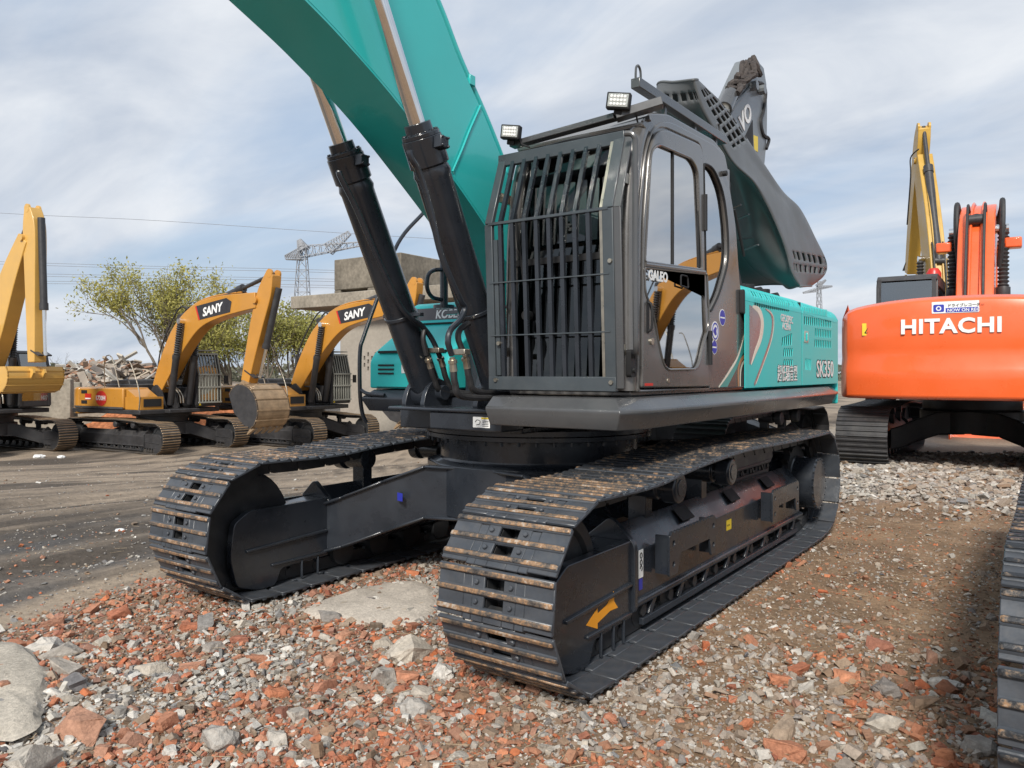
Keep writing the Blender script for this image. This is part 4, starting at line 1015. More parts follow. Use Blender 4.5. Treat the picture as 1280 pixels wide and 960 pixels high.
for z_, h_ in ((2.50, .016), (2.13, .007), (1.80, .007)): g.bar(gp(YL + .03, z_), gp(YR - .03, z_), .038, h_)
g.bar(gp(YL + .075, 1.55), gp(YL + .075, 2.4), .03, .012, up=(1, 0, 0))
g.build('guard_crossbar', 'guard', fg)
g = G()
for y_, z_ in ((YL + .06, 1.52), (YR - .03, 1.51), (YL + .09, 1.75), (YR - .02, 2.2)): g.cyl((gp(y_, z_)[0], y_, z_), (gp(y_, z_)[0] + .028, y_, z_), .013, 8)
for z_, y_ in ((1.7, YR), (2.7, YR), (1.7, YL), (2.7, YL)): p = gp(y_, z_); g.box(1.0, p[0], y_ - .02 if y_ > 1 else y_, y_ if y_ > 1 else y_ + .02, z_ - .03, z_ + .03)
g.build('guard_bolt', 'steel', fg)
# ---------------------------------------------------------------- roof frame and lamps
g = G()
q0, q1, q2 = bp(640, 182, x=1.10), bp(770, 146, x=1.06), bp(828, 128, x=.95)
g.bar(q0, q1, .07, .035); g.bar(q1, q2, .09, .05); g.bar(q0 + Vector((-.08, .05, -.05)), q2 + Vector((-.05, -.1, -.06)), .04, .03)
g.bar((.97, 1.34, 3.31), (-.50, 1.34, 3.325), .06, .06); g.bar((.30, .75, 3.25), (-.50, .75, 3.30), .06, .05)
g.bar((-.48, .5, 3.30), (-.48, 1.37, 3.32), .06, .05)
for xx in (.55, .05, -.35): g.bar((xx, 1.335, 3.18), (xx, 1.335, 3.30), .03, .03)
rg = g.build('roof_frame', 'grey', H, bevel=.004)
for p0 in ((.93, 1.34, 3.33), (-.40, 1.34, 3.33)):
    g = G(); p0 = Vector(p0); g.tube(cr([p0 + Vector((-.035, 0, 0)), p0 + Vector((-.03, 0, .07)), p0 + Vector((0, 0, .095)), p0 + Vector((.03, 0, .07)), p0 + Vector((.035, 0, 0))], 4), .008, 6); g.build('lifting_eye', 'grey', rg)
def lamp(px, py, x_, w, h, tilt):
    p = bp(px, py, x=x_); r = Matrix.Rotation(tilt, 3, 'Z') @ Matrix.Rotation(R_(-8), 3, 'X') @ Matrix.Rotation(R_(6), 3, 'Y')
    l = link('work_lamp', None, H); l.location = p; l.rotation_euler = r.to_euler()
    g = G(); g.box(-.05, .012, -w/2, w/2, -h/2, h/2); g.box(-.07, -.05, -w*.35, w*.35, -h*.35, h*.35); g.bar((-.03, 0, -h/2 - .03), (-.03, 0, -h/2), .05, .02); g.build('lamp_housing', 'dark', l, bevel=.006)
    g = G(); g.box(.012, .018, -w/2 + .01, w/2 - .01, -h/2 + .01, h/2 - .01); g.build('lamp_lens', 'lampglass', l, bevel=.003)
    g = G()
    for i in range(5):
        for j in range(3): yy, z_ = (-w/2 + .02) + (w - .04) * (i + .5) / 5, (-h/2 + .015) + (h - .03) * (j + .5) / 3; g.rev((.0175, yy, z_), (.0215, yy, z_), [(0, .010), (1, .007)], 8)
    g.build('lamp_diode', 'white', l)
lamp(638, 165, 1.20, .125, .088, R_(20)); lamp(773, 126, 1.12, .14, .095, R_(20))
g = G(); g.tube(cr([bp(650, 172, x=1.15), bp(652, 180, x=1.14), bp(662, 184, x=1.13)], 5), .006, 6); g.tube(cr([bp(796, 130, x=1.0), bp(796, 148, x=.98), bp(800, 160, x=.95)], 5), .006, 6); g.build('lamp_cable', 'dark', H)

# ---------------------------------------------------------------- stickers on the cab side
def disc(px, py, r, mt, y=YS + .0015, nm='round_sticker', parent=None):
    c = bp(px, py, y=y); return plate(nm, [[(c.x + r * math.cos(a), c.z + r * 1.0 * math.sin(a)) for a in np.linspace(0, 2*PI, 28, False)]], mt, parent or cabE, 'y', y, .0012), c
for px, py, r, tt in ((903, 397, .062, ''), (894, 414, .072, ''), (893, 434, .052, '')):
    o, c = disc(px, py, r, 'white'); plate('sticker_disc', [[(c.x + r*.86 * math.cos(a), c.z + r*.86 * math.sin(a)) for a in np.linspace(0, 2*PI, 28, False)], [(c.x + r*.70 * math.cos(a), c.z + r*.70 * math.sin(a)) for a in np.linspace(0, 2*PI, 28, False)]] if py == 414 else [[(c.x + r*.9 * math.cos(a), c.z + r*.9 * math.sin(a)) for a in np.linspace(0, 2*PI, 28, False)], [(c.x - r*.8, c.z - .006), (c.x + r*.8, c.z - .006), (c.x + r*.8, c.z + .006), (c.x - r*.8, c.z + .006)]], 'blue_s', o, 'y', YS + .0025, .001)
    if py == 414: plate('sticker_mark', [[(c.x + r*.42 * math.cos(a) * (1 + .35 * math.cos(3*a)), c.z + r*.42 * math.sin(a)) for a in np.linspace(0, 2*PI, 40, False)]], 'blue_s', o, 'y', YS + .0025, .001)
# ---------------------------------------------------------------- body panels behind the cab
def bpl(l, y): return [(bp(a, b, y=y).x, bp(a, b, y=y).z) for a, b in l]
YP = 1.42
def slots(px0, px1, py0a, py0b, py1a, py1b, n, y=YP, lean=0, duty=.62):
    """row of louvre slots: from px0 (top py0a, bottom py1a) to px1 (top py0b, bottom py1b)"""
    xa, xb = bp(px0, 400, y=y).x, bp(px1, 400, y=y).x; o_ = []
    ta, tb = bp(px0, py0a, y=y).z, bp(px1, py0b, y=y).z; ba, bb = bp(px0, py1a, y=y).z, bp(px1, py1b, y=y).z
    for i in range(n):
        f = (i + .5) / n; x_ = xa + (xb - xa) * f; w = abs(xb - xa) / n * duty / 2; zt = ta + (tb - ta) * f; zb_ = ba + (bb - ba) * f
        o_.append(rpoly([(x_ - w + lean, zb_), (x_ + w + lean, zb_), (x_ + w, zt), (x_ - w, zt)], w * .8, 2))
    return o_
xE1, xE2, xE3 = bp(935, 400, y=YP).x, bp(1001, 400, y=YP).x, bp(1046, 400, y=YP).x
ZB, ZT = 1.445, 2.13
p1 = [(xE1 + .10, ZB), (xE2 + .012, ZB), (xE2 + .012, ZT), (xE1 + .10, ZT)]
hs = slots(941, 985, 373, 379, 380 + 4, 391, 17) + slots(976, 989, 422, 416, 433, 432, 5, lean=.02) + slots(978, 990, 435, 435, 446, 446, 5, lean=.02) + slots(978, 990, 449, 449, 460, 460, 5, lean=.02)
sp1 = plate('side_door', [p1] + hs, 'teal2', H, 'y', YP + .007, .006, .0015)
p2 = [(xE2 - .012, ZB), (xE3, ZB), (xE3, ZT - .02), (xE2 - .012, ZT)]
hs = slots(1003, 1033, 383, 387, 391, 396, 15) + slots(1003.5, 1038, 395, 400, 406, 410, 15) + slots(1017, 1038, 410, 413, 421, 423, 10) + slots(1016.5, 1038, 424, 426, 434, 435.5, 10) + slots(1005, 1013, 448, 449, 462, 463, 5, lean=.025)
sp2 = plate('side_door', [p2] + hs, 'teal2', H, 'y', YP + .007, .006, .0015)
def shoulder(x0, x1, zt0, zt1, nm, sl):
    """rounded top edge with a row of slots, from the side door up to the deck lid"""
    nx_, na = 120, 14; vs, fs = [], []
    prof = [(YP + .01, -.0)] + [(YP - .13 + .14 * math.cos(a), .14 * math.sin(a)) for a in np.linspace(0, PI/2, na)] + [(YP - .30, .145), (YP - .55, .15)]
    k = len(prof)
    for i in range(nx_ + 1):
        f = i / nx_; x_ = x0 + (x1 - x0) * f
        for y_, z_ in prof: vs.append((x_, y_, zt0 + (zt1 - zt0) * f + z_))
    for i in range(nx_):
        ph = (i / nx_)
        for j in range(k - 1):
            if sl and sl[0] < ph < sl[1] and int(ph * sl[2] * 2) % 2 == 0 and (4 <= j <= 6 or 9 <= j <= 11): continue
            fs.append((i*k+j, i*k+j+1, (i+1)*k+j+1, (i+1)*k+j))
    g = G(); g.add(vs, fs); o_ = g.build(nm, 'teal2', H)
    m_ = o_.modifiers.new('s', 'SOLIDIFY'); m_.thickness = .008; m_.offset = -1; return o_
shoulder(xE1 + .10, xE2 + .012, ZT, ZT, 'panel_shoulder', (.10, .93, 22)); shoulder(xE2 - .012, xE3, ZT, ZT - .02, 'panel_shoulder', (.1, .85, 20))
g = G(); g.box(-3.3, -.95, -.4, 1.36, 1.44, 1.98); g.box(xE3 + .05, xE1, YP - .05, YP - .03, 1.45, 2.2); g.build('engine_bay', 'dark', H)
# engine top, visible under the raised hood
g = G()
for xx, r_ in ((-1.15, .10), (-1.45, .13), (-1.9, .15), (-2.4, .13)): g.cyl((xx, 1.05, 1.95), (xx, 1.05, 2.38), r_ * .5, 14); g.cyl((xx, .6, 2.2), (xx, 1.2, 2.28), r_ * .5, 12)
g.tube(cr([(-1.0, 1.3, 2.2), (-1.1, 1.2, 2.5), (-1.5, 1.0, 2.6), (-2.0, .9, 2.5)], 6), .035, 8); g.box(-2.6, -1.2, .0, .9, 1.95, 2.35)
g.tube([(-1.02, 1.22, 2.0), (-1.3, 1.1, 3.2)], .016, 8); g.build('engine', 'dark', H, bevel=.01)
g = G(); lp = [(-3.80, 1.40), (-4.02, 1.30), (-4.22, 1.05), (-4.35, .6), (-4.38, 0), (-4.35, -.6), (-4.22, -1.1), (-3.9, -1.42), (-3.3, -1.45), (-3.3, -1.0), (-3.85, -.9), (-3.85, 1.2), (-3.80, 1.2)]
xq = xE3 - .015
lp = [(xq, 1.43), (xq - .12, 1.40), (xq - .28, 1.25), (xq - .36, 1.0), (xq - .40, .5), (xq - .40, -.5), (xq - .36, -1.0), (xq - .25, -1.3), (xq, -1.43), (xq + .5, -1.43), (xq + .5, -1.2), (xq, -1.2), (xq, 1.2)]
g.prism(rpoly(lp, .08, 4), 'z', 1.22, 2.16); g.build('counterweight', 'teal2', H, bevel=.06, seg=4)
g = G(); g.box(xE2 - .012, xE2 + .012, YP - .03, YP - .005, ZB, ZT + .1); g.build('panel_gap', 'dark', H)
o = text('model_lettering', 'SK350', sp2, (bp(1019, 470, y=YP).x, YP + .0115, bp(1019, 471, y=YP).z), (-1, 0, .0), (0, 0, 1), .235, 'dark', .0006, offset=.013, sx=1.15)
text('model_lettering', 'SK350', sp2, (bp(1019, 470, y=YP).x, YP + .0135, bp(1019, 471, y=YP).z), (-1, 0, .0), (0, 0, 1), .235, 'white', .0006, offset=.003, sx=1.15)
M['pale_text'] = mat('faded lettering', (.72, .62, .62), .5)
for a, b, s_, sz in ((974, 401, 'GEOSPEC', .09), (976, 411, 'ACERA', .085)): text('panel_lettering', s_, sp1, (bp(a, b, y=YP).x, YP + .0125, bp(a, b, y=YP).z), (-1, 0, -.02), (0, 0, 1), sz, 'pale_text', .0006, offset=.002)
text('panel_lettering', '超低騒音型', sp1, (bp(970, 476, y=YP).x, YP + .0115, bp(970, 475, y=YP).z), (-1, 0, 0), (0, 0, 1), .155, 'dark', .0005, offset=.006, sx=.80)
text('panel_lettering', '超低騒音型', sp1, (bp(970, 476, y=YP).x, YP + .0130, bp(970, 475, y=YP).z), (-1, 0, 0), (0, 0, 1), .155, 'white', .0005, offset=.001, sx=.80)
g = G(); p = bp(1006, 421, y=YP); g.prism(rpoly([(p.x - .08, p.z - .055), (p.x + .08, p.z - .055), (p.x + .08, p.z + .055), (p.x - .08, p.z + .055)], .015), 'y', YP + .008, YP + .014); g.prism(rpoly([(p.x - .035, p.z - .04), (p.x - .01, p.z - .04), (p.x - .01, p.z + .04), (p.x - .035, p.z + .04)], .01), 'y', YP + .012, YP + .024); g.build('door_latch', 'teal', sp2)
# swoosh graphic: ribbons of vinyl on cab corner and first door
M['sw_grey'] = mat('grey vinyl', (.20, .19, .20), .3, coat=.3, var=.25, scale=4); M['sw_white'] = mat('pearl vinyl', (.72, .66, .55), .3, var=.12, scale=3)
M['sw_dk'] = mat('charcoal vinyl', (.10, .09, .095), .35, var=.2); M['sw_teal'] = mat('deep teal vinyl', (.05, .30, .27), .3, var=.12); M['sw_or'] = mat('copper vinyl', (.45, .20, .10), .35, var=.2)
def ribbon(pts, ws, mt, y, parent, nm='vinyl_stripe'):
    c = cr([(a, b, w) for (a, b), w in zip(pts, ws)], 8); up, dn = [], []
    for i, p in enumerate(c):
        q, r = c[max(i-1, 0)], c[min(i+1, len(c)-1)]; t_ = Vector((r.x - q.x, r.y - q.y)).normalized(); up.append((p.x - t_.y * p.z / 2, p.y + t_.x * p.z / 2)); dn.append((p.x + t_.y * p.z / 2, p.y - t_.x * p.z / 2))
    plate(nm, [up + dn[::-1]], mt, parent, 'y', y, .001)
# charcoal field with the curved edge on the door
fld = bpl([(935, 381), (938, 383), (944, 387), (949, 396), (951, 408), (949, 424), (943, 440), (937, 455), (935, 455)], YP)
plate('vinyl_field', [fld], 'sw_grey', sp1, 'y', YP + .0118, .001)
ribbon(bpl([(939, 383), (947, 389), (951, 403), (949, 422), (942, 441), (937, 456)], YP), [.02, .06, .07, .06, .04, .01], 'sw_white', YP + .0130, sp1)
ribbon(bpl([(955, 386), (962, 392), (964, 405), (961, 425), (952, 452), (941, 481)], YP), [.01, .03, .035, .03, .03, .025], 'sw_grey', YP + .0118, sp1)
ribbon(bpl([(956.5, 387), (963.5, 393), (965.6, 405), (962.6, 425), (953.6, 452), (943, 480)], YP), [.005, .010, .012, .01, .01, .008], 'sw_white', YP + .0122, sp1)
tr_ = bpl([(899, 484), (912, 466), (924, 444), (934, 412), (935.5, 430), (927, 445), (920, 462), (909, 483.5)], YS)
plate('vinyl_field', [tr_], 'sw_teal', cabE, 'y', YS + .0015, .001)
ribbon(bpl([(898, 484), (911, 465), (923, 443), (933, 406)], YS), [.012, .022, .02, .004], 'sw_white', YS + .0030, cabE)
ribbon(bpl([(923, 483), (923, 462), (927, 449), (935, 443)], YS), [.03, .03, .03, .02], 'sw_or', YS + .0022, cabE)
ribbon(bpl([(925, 483), (925.5, 464), (929, 453), (936, 448)], YS), [.02, .02, .02, .01], 'sw_white', YS + .0030, cabE)
wl_ = bpl([(928, 483), (928, 468), (931, 457), (936, 453), (937, 481)], YS); plate('vinyl_field', [wl_], 'sw_dk', cabE, 'y', YS + .0022, .001)
# ---------------------------------------------------------------- raised engine hood
rows = [ # L, E, S photo points; depth planes y for each
 ((823, 104), (866, 100), (869, 101)), ((825, 146), (879, 138), (898, 126)), ((872, 196), (898, 172), (920, 154)), ((902, 205), (916, 203), (942, 191)),
 ((906, 232), (942, 228), (975, 240)), ((912, 262), (961, 260), (998, 262)), ((918, 298), (976, 294), (1017, 298)), ((930, 322), (985, 318), (1031, 328)), ((950, 342), (991, 342), (1028, 344)), ((972, 354), (1000, 358), (1010, 357))]
GR = []
for i, (L_, E_, S_) in enumerate(rows):
    f = i / (len(rows) - 1)
    yl, ye, ys = (.62 + .10 * f, 1.04 + .22 * f, .98 + .02 * f)
    l, e, s_ = bp(*L_, y=yl), bp(*E_, y=ye), bp(*S_, y=ys)
    bulge = Vector((.0, .05, .0))
    back = s_ + (Vector((-.05, -.18, .0)) if i < 3 else Vector((-.10, -.55, .06))); back2 = s_ + (Vector((-.05, -.34, -.03)) if i < 3 else Vector((-.08, -1.2, .0)))
    hid = l + (Vector((-.25, -.12, -.03)) if i < 3 else Vector((.05, -.4, -.02)))
    GR.append([hid, l, l.lerp(e, .5) + (Vector((.13, .04, -.05)) if i > 2 else Vector((.02, 0, -.01))), e.lerp(l, .10), e, e.lerp(s_, .12) + bulge * .25, e.lerp(s_, .55) + bulge * .5, s_, back, back2])
cols = list(zip(*GR)); fine_c = [cr(c, 9) for c in cols]; fine = list(zip(*fine_c)); fine = [cr(r, 7) for r in fine]
nR, nC = len(fine), len(fine[0]); vs = [p for r in fine for p in r]; fs = []
for i in range(nR - 1):
    for j in range(nC - 1):
        ri, cj = i / 9, j / 7     # control coordinates
        cut = False
        if ri < 2.5 and 5.2 < cj < 7.0: cut = (i % 3 != 0) and (j % 3 != 0) and ri > .3
        if .4 < ri < 1.0 and 1.15 < cj < 3.9 and (ri < .75): cut = (i % 3 != 0) and (j % 3 != 0)
        if 6.75 < ri < 7.2 and 4.8 < cj < 7: cut = (j % 2 == 0)
        if 7.35 < ri < 7.85 and 4.4 < cj < 7: cut = (j % 2 == 0)
        if not cut: fs.append((i*nC+j, i*nC+j+1, (i+1)*nC+j+1, (i+1)*nC+j))
g = G(); g.add(vs, fs); hood = g.build('engine_hood', 'hood', H, ang=60)
m_ = hood.modifiers.new('s', 'SOLIDIFY'); m_.thickness = .012; m_.offset = 0
# end cap of the scoop
cap = fine[0]; g = G(); cc = sum((Vector(p) for p in cap[:40]), Vector()) / len(cap[:40])
g = G(); rim = [Vector(r[7]) for r in fine]; g.tube(rim[18:], .012, 8); rim = [Vector(p) for p in fine[-1]]; g.tube(rim[3:], .014, 8); g.tube([Vector(p) for p in fine[0]][6:], .012, 8); g.build('hood_rim', 'hood', hood)
for k_, (a, b) in enumerate((((918, 276), (936, 268)), ((922, 300), (950, 296)), ((930, 312), (948, 306)), ((912, 262), (926, 256)))):
    g = G(); pa, pb = bp(*a, y=.80), bp(*b, y=1.0); g.tube([pa, pb], .010, 6); g.build('hood_rib', 'grey', hood)
g = G(); g.tube([bp(918, 262, y=1.25), bp(930, 320, y=1.25)], .012, 8); g.build('hood_stay', 'dark', H)

# ---------------------------------------------------------------- right hand body: tool box, tank, rails
g = G(); pf = rpoly([(.46, 1.43), (.46, 1.66), (.41, 1.735), (-.04, 2.03), (-.07, 2.16), (-.14, 2.20), (-1.2, 2.20), (-1.2, 1.43)], [.02, .03, .05, .05, .04, .04, .02, .02], 4)
g.prism(pf, 'y', -1.45, -.56); tb = g.build('tool_box', 'teal2', H, bevel=.03, seg=3)
g = G(); g.box(-1.2, xE3, -1.45, -.5, 1.43, 2.18); g.build('side_panel', 'teal', H, bevel=.04, seg=3)
g = G(); g.box(.462, .470, -1.34, -1.16, 1.55, 1.565); g.box(.462, .470, -1.34, -1.16, 1.585, 1.60); g.box(.462, .470, -1.34, -1.16, 1.62, 1.635); g.box(.462, .466, -1.36, -.6, 1.44, 1.445); g.build('vent', 'dark', tb)
plate('serial_sticker', [rpoly([(-1.07, 1.56), (-.93, 1.56), (-.93, 1.63), (-1.07, 1.63)], .004)], 'white', tb, 'x', .463, .002)
g = G(); g.bar((.415, -1.38, 1.742), (.415, -.62, 1.742), .03, .02); g.bar((.25, -1.25, 1.857), (.25, -1.05, 1.857), .05, .018); g.bar((.02, -1.25, 2.0), (.02, -.7, 2.0), .03, .012); g.build('step_grip', 'dark', tb)
g = G(); g.hexa([(-.046, -1.40, 2.035), (-.046, -.58, 2.035), (-.03, -.58, 2.035), (-.03, -1.40, 2.035), (-.078, -1.40, 2.145), (-.078, -.58, 2.145), (-.052, -.58, 2.145), (-.052, -1.40, 2.145)]); nb_ = g.build('name_band', 'sw_dk', tb)
text('brand_lettering', 'KOBELCO', nb_, (-.034, -1.13, 2.05), (0, 1, 0), (-.022, 0, .11), .105, 'white', .001, offset=.003, sx=.95)
hose([(-1.0, -1.5, 2.15), (-1.0, -1.5, 2.9), (-.85, -1.5, 3.25), (-.55, -1.5, 3.28), (-.24, -1.50, 3.04), (.063, -1.5, 2.738), (.30, -1.50, 2.26), (.479, -1.5, 1.883), (.526, -1.5, 1.743), (.526, -1.5, 1.40), (.50, -1.5, 1.22), (.47, -1.48, 1.13)], .018, 'black', H, 'handrail')
hose([(.52, -1.5, 1.42), (.53, -1.40, 1.385), (.53, -1.2, 1.375)], .016, 'black', H, 'handrail')
a_ = [bp(p, q, y=-.85) for p, q in ((555, 337), (542, 338), (535, 345), (534, 360), (540, 371), (553, 375))]
hose(a_, .018, 'black', H, 'handrail')
g = G(); p0, p1_ = bp(555, 383, y=-.85), bp(555, 318, y=-.85); g.cyl(p0, p1_, .035, 14); g.cyl(p0 - Vector((0, 0, .02)), p0 + Vector((0, 0, .01)), .09, 16); g.cyl(bp(555, 318, y=-.85), bp(555, 316, y=-.85), .04, 12); g.build('exhaust_pipe', 'black', H)
# mirror arm pieces between the cab and right box
g = G(); g.box(-.9, .30, -.52, -.28, 1.33, 1.75); g.box(-3.2, -.2, -.5, .4, 1.33, 1.9); g.bar((.10, .33, 1.45), (.65, .40, 2.1), .02, .05); g.bar((.7, .40, 1.46), (.9, .42, 2.12), .02, .05); g.bar((.4, .38, 2.02), (1.1, .44, 2.0), .02, .02)
g.prism([(.30, 1.40), (.78, 1.40), (.95, 1.95), (.80, 1.95)], 'y', .415, .435)
g.build('swing_motor', 'black', H, bevel=.015)
# ================================================================ other machines
def machine(name, label, cat, loc, ang, body, cabm, boom_pts, arm_pts, bucket=None, group=None, tracks=('trk', 'worn', 'trk'),
            cab_style='side', bw=.42, logo=None, guard=False, cyl_at=None, bh=2.05, frame='bdark', tail=3.2, cab=True, extra=None, boomcol=None, armcyl=True, tw=.6, yc=1.295):
    """local axes: x forward, y to its left; ang = heading"""
    T = thing(name, label, cat, loc, ang, group)
    for s in (1, -1): crawler(T, s, hero=False, yc=yc, w=tw, mats=tracks, fm=frame)
    lower_frame(T, frame)
    g = G(); g.rev((0, 0, 1.075), (0, 0, 1.18), [(0, .86), (.1, .9), (1, .9)], 40); g.build('slewing_ring', frame, T)
    g = G(); g.box(-2.7, 1.0, -1.45, 1.45, 1.18, 1.32); g.box(.8, 1.25, -.6, .5, 1.2, 1.32); g.build('deck', frame, T, bevel=.02)
    g = G(); lp = rpoly([(-2.3, 1.48), (-2.75, 1.40), (-tail + .1, .95), (-tail, 0), (-tail + .1, -.95), (-2.75, -1.40), (-2.3, -1.48)], .2, 4); g.prism(lp, 'z', 1.12, bh); cw = g.build('counterweight', body, T, bevel=.07, seg=3)
    g = G(); g.box(-2.28, .15, -1.47, -.56, 1.33, bh); sp = g.build('side_panel', body, T, bevel=.05)
    g = G(); g.box(.17, .95, -1.40, -.62, 1.33, 1.72); g.prism(rpoly([(.20, 1.72), (.70, 1.72), (.25, 1.95), (.20, 1.95)], .02), 'y', -1.38, -.65); g.build('tool_box', body, T, bevel=.03)
    g = G(); g.box(-2.28, -.85, .50, 1.47, 1.33, bh); g.build('side_panel', body, T, bevel=.05)
    g = G(); g.box(-2.2, -.4, -.6, .55, bh - .1, bh + .10); g.prism(rpoly([(-2.1, bh), (-.9, bh), (-1.0, bh + .26), (-2.0, bh + .22)], .08), 'y', -.55, .55); g.build('engine_hood', frame, T, bevel=.05)
    # vents, stripe on the right side
    g = G()
    for xx, z_ in ((-1.95, 1.85), (-1.95, 1.52)):
        g.box(xx - .16, xx + .16, -1.481, -1.468, z_ - .05, z_ + .06)
    g.build('vent', 'dark', sp)
    g = G(); g.box(-2.5, .15, -1.482, -1.46, 1.335, 1.40); g.build('lower_stripe', 'grey', sp)
    g = G(); g.box(.955, .97, -1.3, -.7, 1.42, 1.66); g.build('vent', 'dark', T)
    # rails
    g = G(); g.tube(cr([(.90, -1.42, 1.3), (.92, -1.42, 1.9), (.5, -1.42, 2.75), (.25, -1.42, 2.85)], 4), .018, 6); g.build('handrail', 'steel', T)
    g = G(); g.tube(cr([(-.9, -1.42, bh), (-.9, -1.42, bh + .9), (-.5, -1.42, bh + .95), (-.1, -1.42, bh)], 3), .018, 6); g.build('handrail', 'steel', T)
    if cab:
        c = plate('cab', [rpoly([(1.08, 1.40), (1.06, 2.4), (.82, 3.08), (.65, 3.12), (-.62, 3.12), (-.74, 3.02), (-.80, 1.40)], [.04, .1, .12, .1, .08, .1, .04], 3),
                          rpoly([(.95, 2.1), (.76, 2.95), (.12, 2.97), (.08, 2.1)], .05, 3), rpoly([(.92, 1.55), (.95, 2.02), (.08, 2.02), (.08, 1.55)], .06, 3), rpoly([(-.02, 2.0), (-.02, 2.95), (-.55, 2.95), (-.60, 2.0)], .08, 3)], cabm, T, 'y', 1.44, .05, .012)
        plate('cab_side', [rpoly([(1.08, 1.40), (1.06, 2.4), (.82, 3.08), (-.62, 3.12), (-.80, 1.40)], .05, 3), rpoly([(.95, 2.0), (.76, 2.95), (-.55, 2.97), (-.60, 2.0)], .05, 3)], cabm, c, 'y', .50, .05, .012)
        g = G(); g.prism(rpoly([(.95, 3.06), (.80, 3.14), (-.60, 3.16), (-.76, 3.06)], .04), 'y', .48, 1.46); g.box(-.80, -.76, .5, 1.44, 1.4, 2.1); g.box(-.80, 1.06, .5, 1.44, 1.36, 1.44); g.box(1.03, 1.08, .5, 1.44, 1.40, 1.56)
        for yy in (.53, 1.41): g.bar((1.06, yy, 1.4), (1.05, yy, 2.42), .07, .07); g.bar((1.05, yy, 2.42), (.86, yy, 3.08), .07, .07); g.bar((-.77, yy, 1.4), (-.70, yy, 3.1), .07, .07)
        g.build('cab_wall', cabm, c, bevel=.015)
        for nm, q in (('windscreen', [(1.06, .56, 1.56), (1.06, 1.38, 1.56), (1.05, 1.38, 2.42), (1.05, .56, 2.42)]), ('windscreen', [(1.05, .56, 2.44), (1.05, 1.38, 2.44), (.88, 1.38, 3.05), (.88, .56, 3.05)]),
                      ('rear_window', [(-.80, .56, 2.1), (-.80, 1.38, 2.1), (-.74, 1.38, 3.04), (-.74, .56, 3.04)]), ('side_window', [(-.6, 1.44, 2.0), (.95, 1.44, 2.0), (.76, 1.44, 2.95), (-.6, 1.44, 2.97)]), ('side_window', [(-.6, .5, 2.0), (.95, .5, 2.0), (.76, .5, 2.95), (-.6, .5, 2.97)])):
            quadglass(nm, q, c, 'glass_bg')
        g = G(); g.box(-.3, .15, .72, 1.2, 1.75, 1.9); g.box(-.42, -.28, .74, 1.18, 1.85, 2.5); g.box(-.25, .1, .8, 1.1, 1.44, 1.75); g.build('operator_seat', 'seat', c, bevel=.03)
        if guard:
            g = G()
            for i in range(8): yy = .56 + .82 * i / 7; g.bar((1.15, yy, 1.5), (1.13, yy, 2.42), .03, .03); g.bar((1.13, yy, 2.42), (.96, yy, 3.1), .03, .03)
            for z_ in (1.5, 2.0, 2.42): g.bar((1.15, .52, z_), (1.15, 1.42, z_), .035, .05)
            g.bar((.96, .52, 3.1), (.96, 1.42, 3.1), .035, .05); g.box(-.5, .95, .5, 1.44, 3.20, 3.235); g.build('front_guard', 'guard_l' if guard == 2 else frame, c)
        g = G(); g.tube([(1.0, 1.46, 2.2), (1.12, 1.62, 2.2)], .012, 6); g.box(1.10, 1.14, 1.55, 1.70, 2.1, 2.38); g.build('mirror', 'dark', T)
    g = G()
    for yy in (-.27, .20): g.prism(rpoly([(-.5, 1.32), (.6, 1.32), (.35, 1.9), (.1, 2.1), (-.1, 2.0)], .06), 'y', yy - .03, yy + .03)
    g.build('boom_bracket', frame, T)
    if boom_pts:
        g = G(); up, dn = beam(g, boom_pts, -.04 - bw/2, -.04 + bw/2); bm_ = g.build('boom', boomcol or body, T, bevel=.02)
        g = G(); pl_ = off(up, -.05)[3:-3]
        for yy in (-.13, .05): g.tube([(a, yy, b) for a, b in pl_], .025, 6)
        g.build('hydraulic_pipe', boomcol or body, bm_)
        A = Vector((.95, 0, 1.45)); ca = cyl_at or boom_pts[len(boom_pts)//2]; Bq = Vector((ca[0], 0, ca[1]))
        for s in (1, -1):
            D = (Bq - A).normalized(); o_ = Vector((0, -.04 + s * (bw/2 + .12), 0)); L_ = (Bq - A).length
            g = G(); g.rev(A + o_, A + o_ + D * L_ * .60, [(0, .09), (.02, .105), (.9, .105), (.92, .12), (1, .12)], 16)
            for k in range(14): q = L_ * (.60 + .38 * k / 14); g.rev(A + o_ + D * q, A + o_ + D * (q + L_ * .026), [(0, .07), (.5, .105), (1, .07)], 12)
            cy = g.build('boom_cylinder', 'bdark', T)
            g = G(); g.cyl(A + o_ + D * L_ * .6, Bq + o_, .05, 12); g.cyl(Bq + o_ * .6, Bq + o_ * 1.2, .09, 12); g.build('rod', 'chrome', cy)
        # hoses at the foot
        for k in range(3):
            yy = -.14 + .10 * k; g = G(); g.tube(cr([(1.0, yy, 1.5), (.95, yy, 1.75), (.7, yy, 1.95), (.35, yy, 2.0), (.1, yy, 2.15)], 5), .025, 7); g.build('hose', 'steel' if k else 'rubber', T)
        if arm_pts:
            g = G(); aup, adn = beam(g, arm_pts, -.04 - bw*.42, -.04 + bw*.42); ar = g.build('arm', boomcol or body, T, bevel=.02)
            # jaw plates at the arm head
            a0 = arm_pts[0]
            for yy in (-.04 - bw*.36, -.04 + bw*.36): g = G(); g.cyl((a0[0], yy - .03, a0[1]), (a0[0], yy + .03, a0[1]), .13, 14); g.build('pin_boss', boomcol or body, ar)
            g = G()
            g.cyl((boom_pts[-1][0], -.04 - bw*.62, boom_pts[-1][1]), (boom_pts[-1][0], -.04 + bw*.62, boom_pts[-1][1]), .10, 14)
            g.build('pin_boss', boomcol or body, ar)
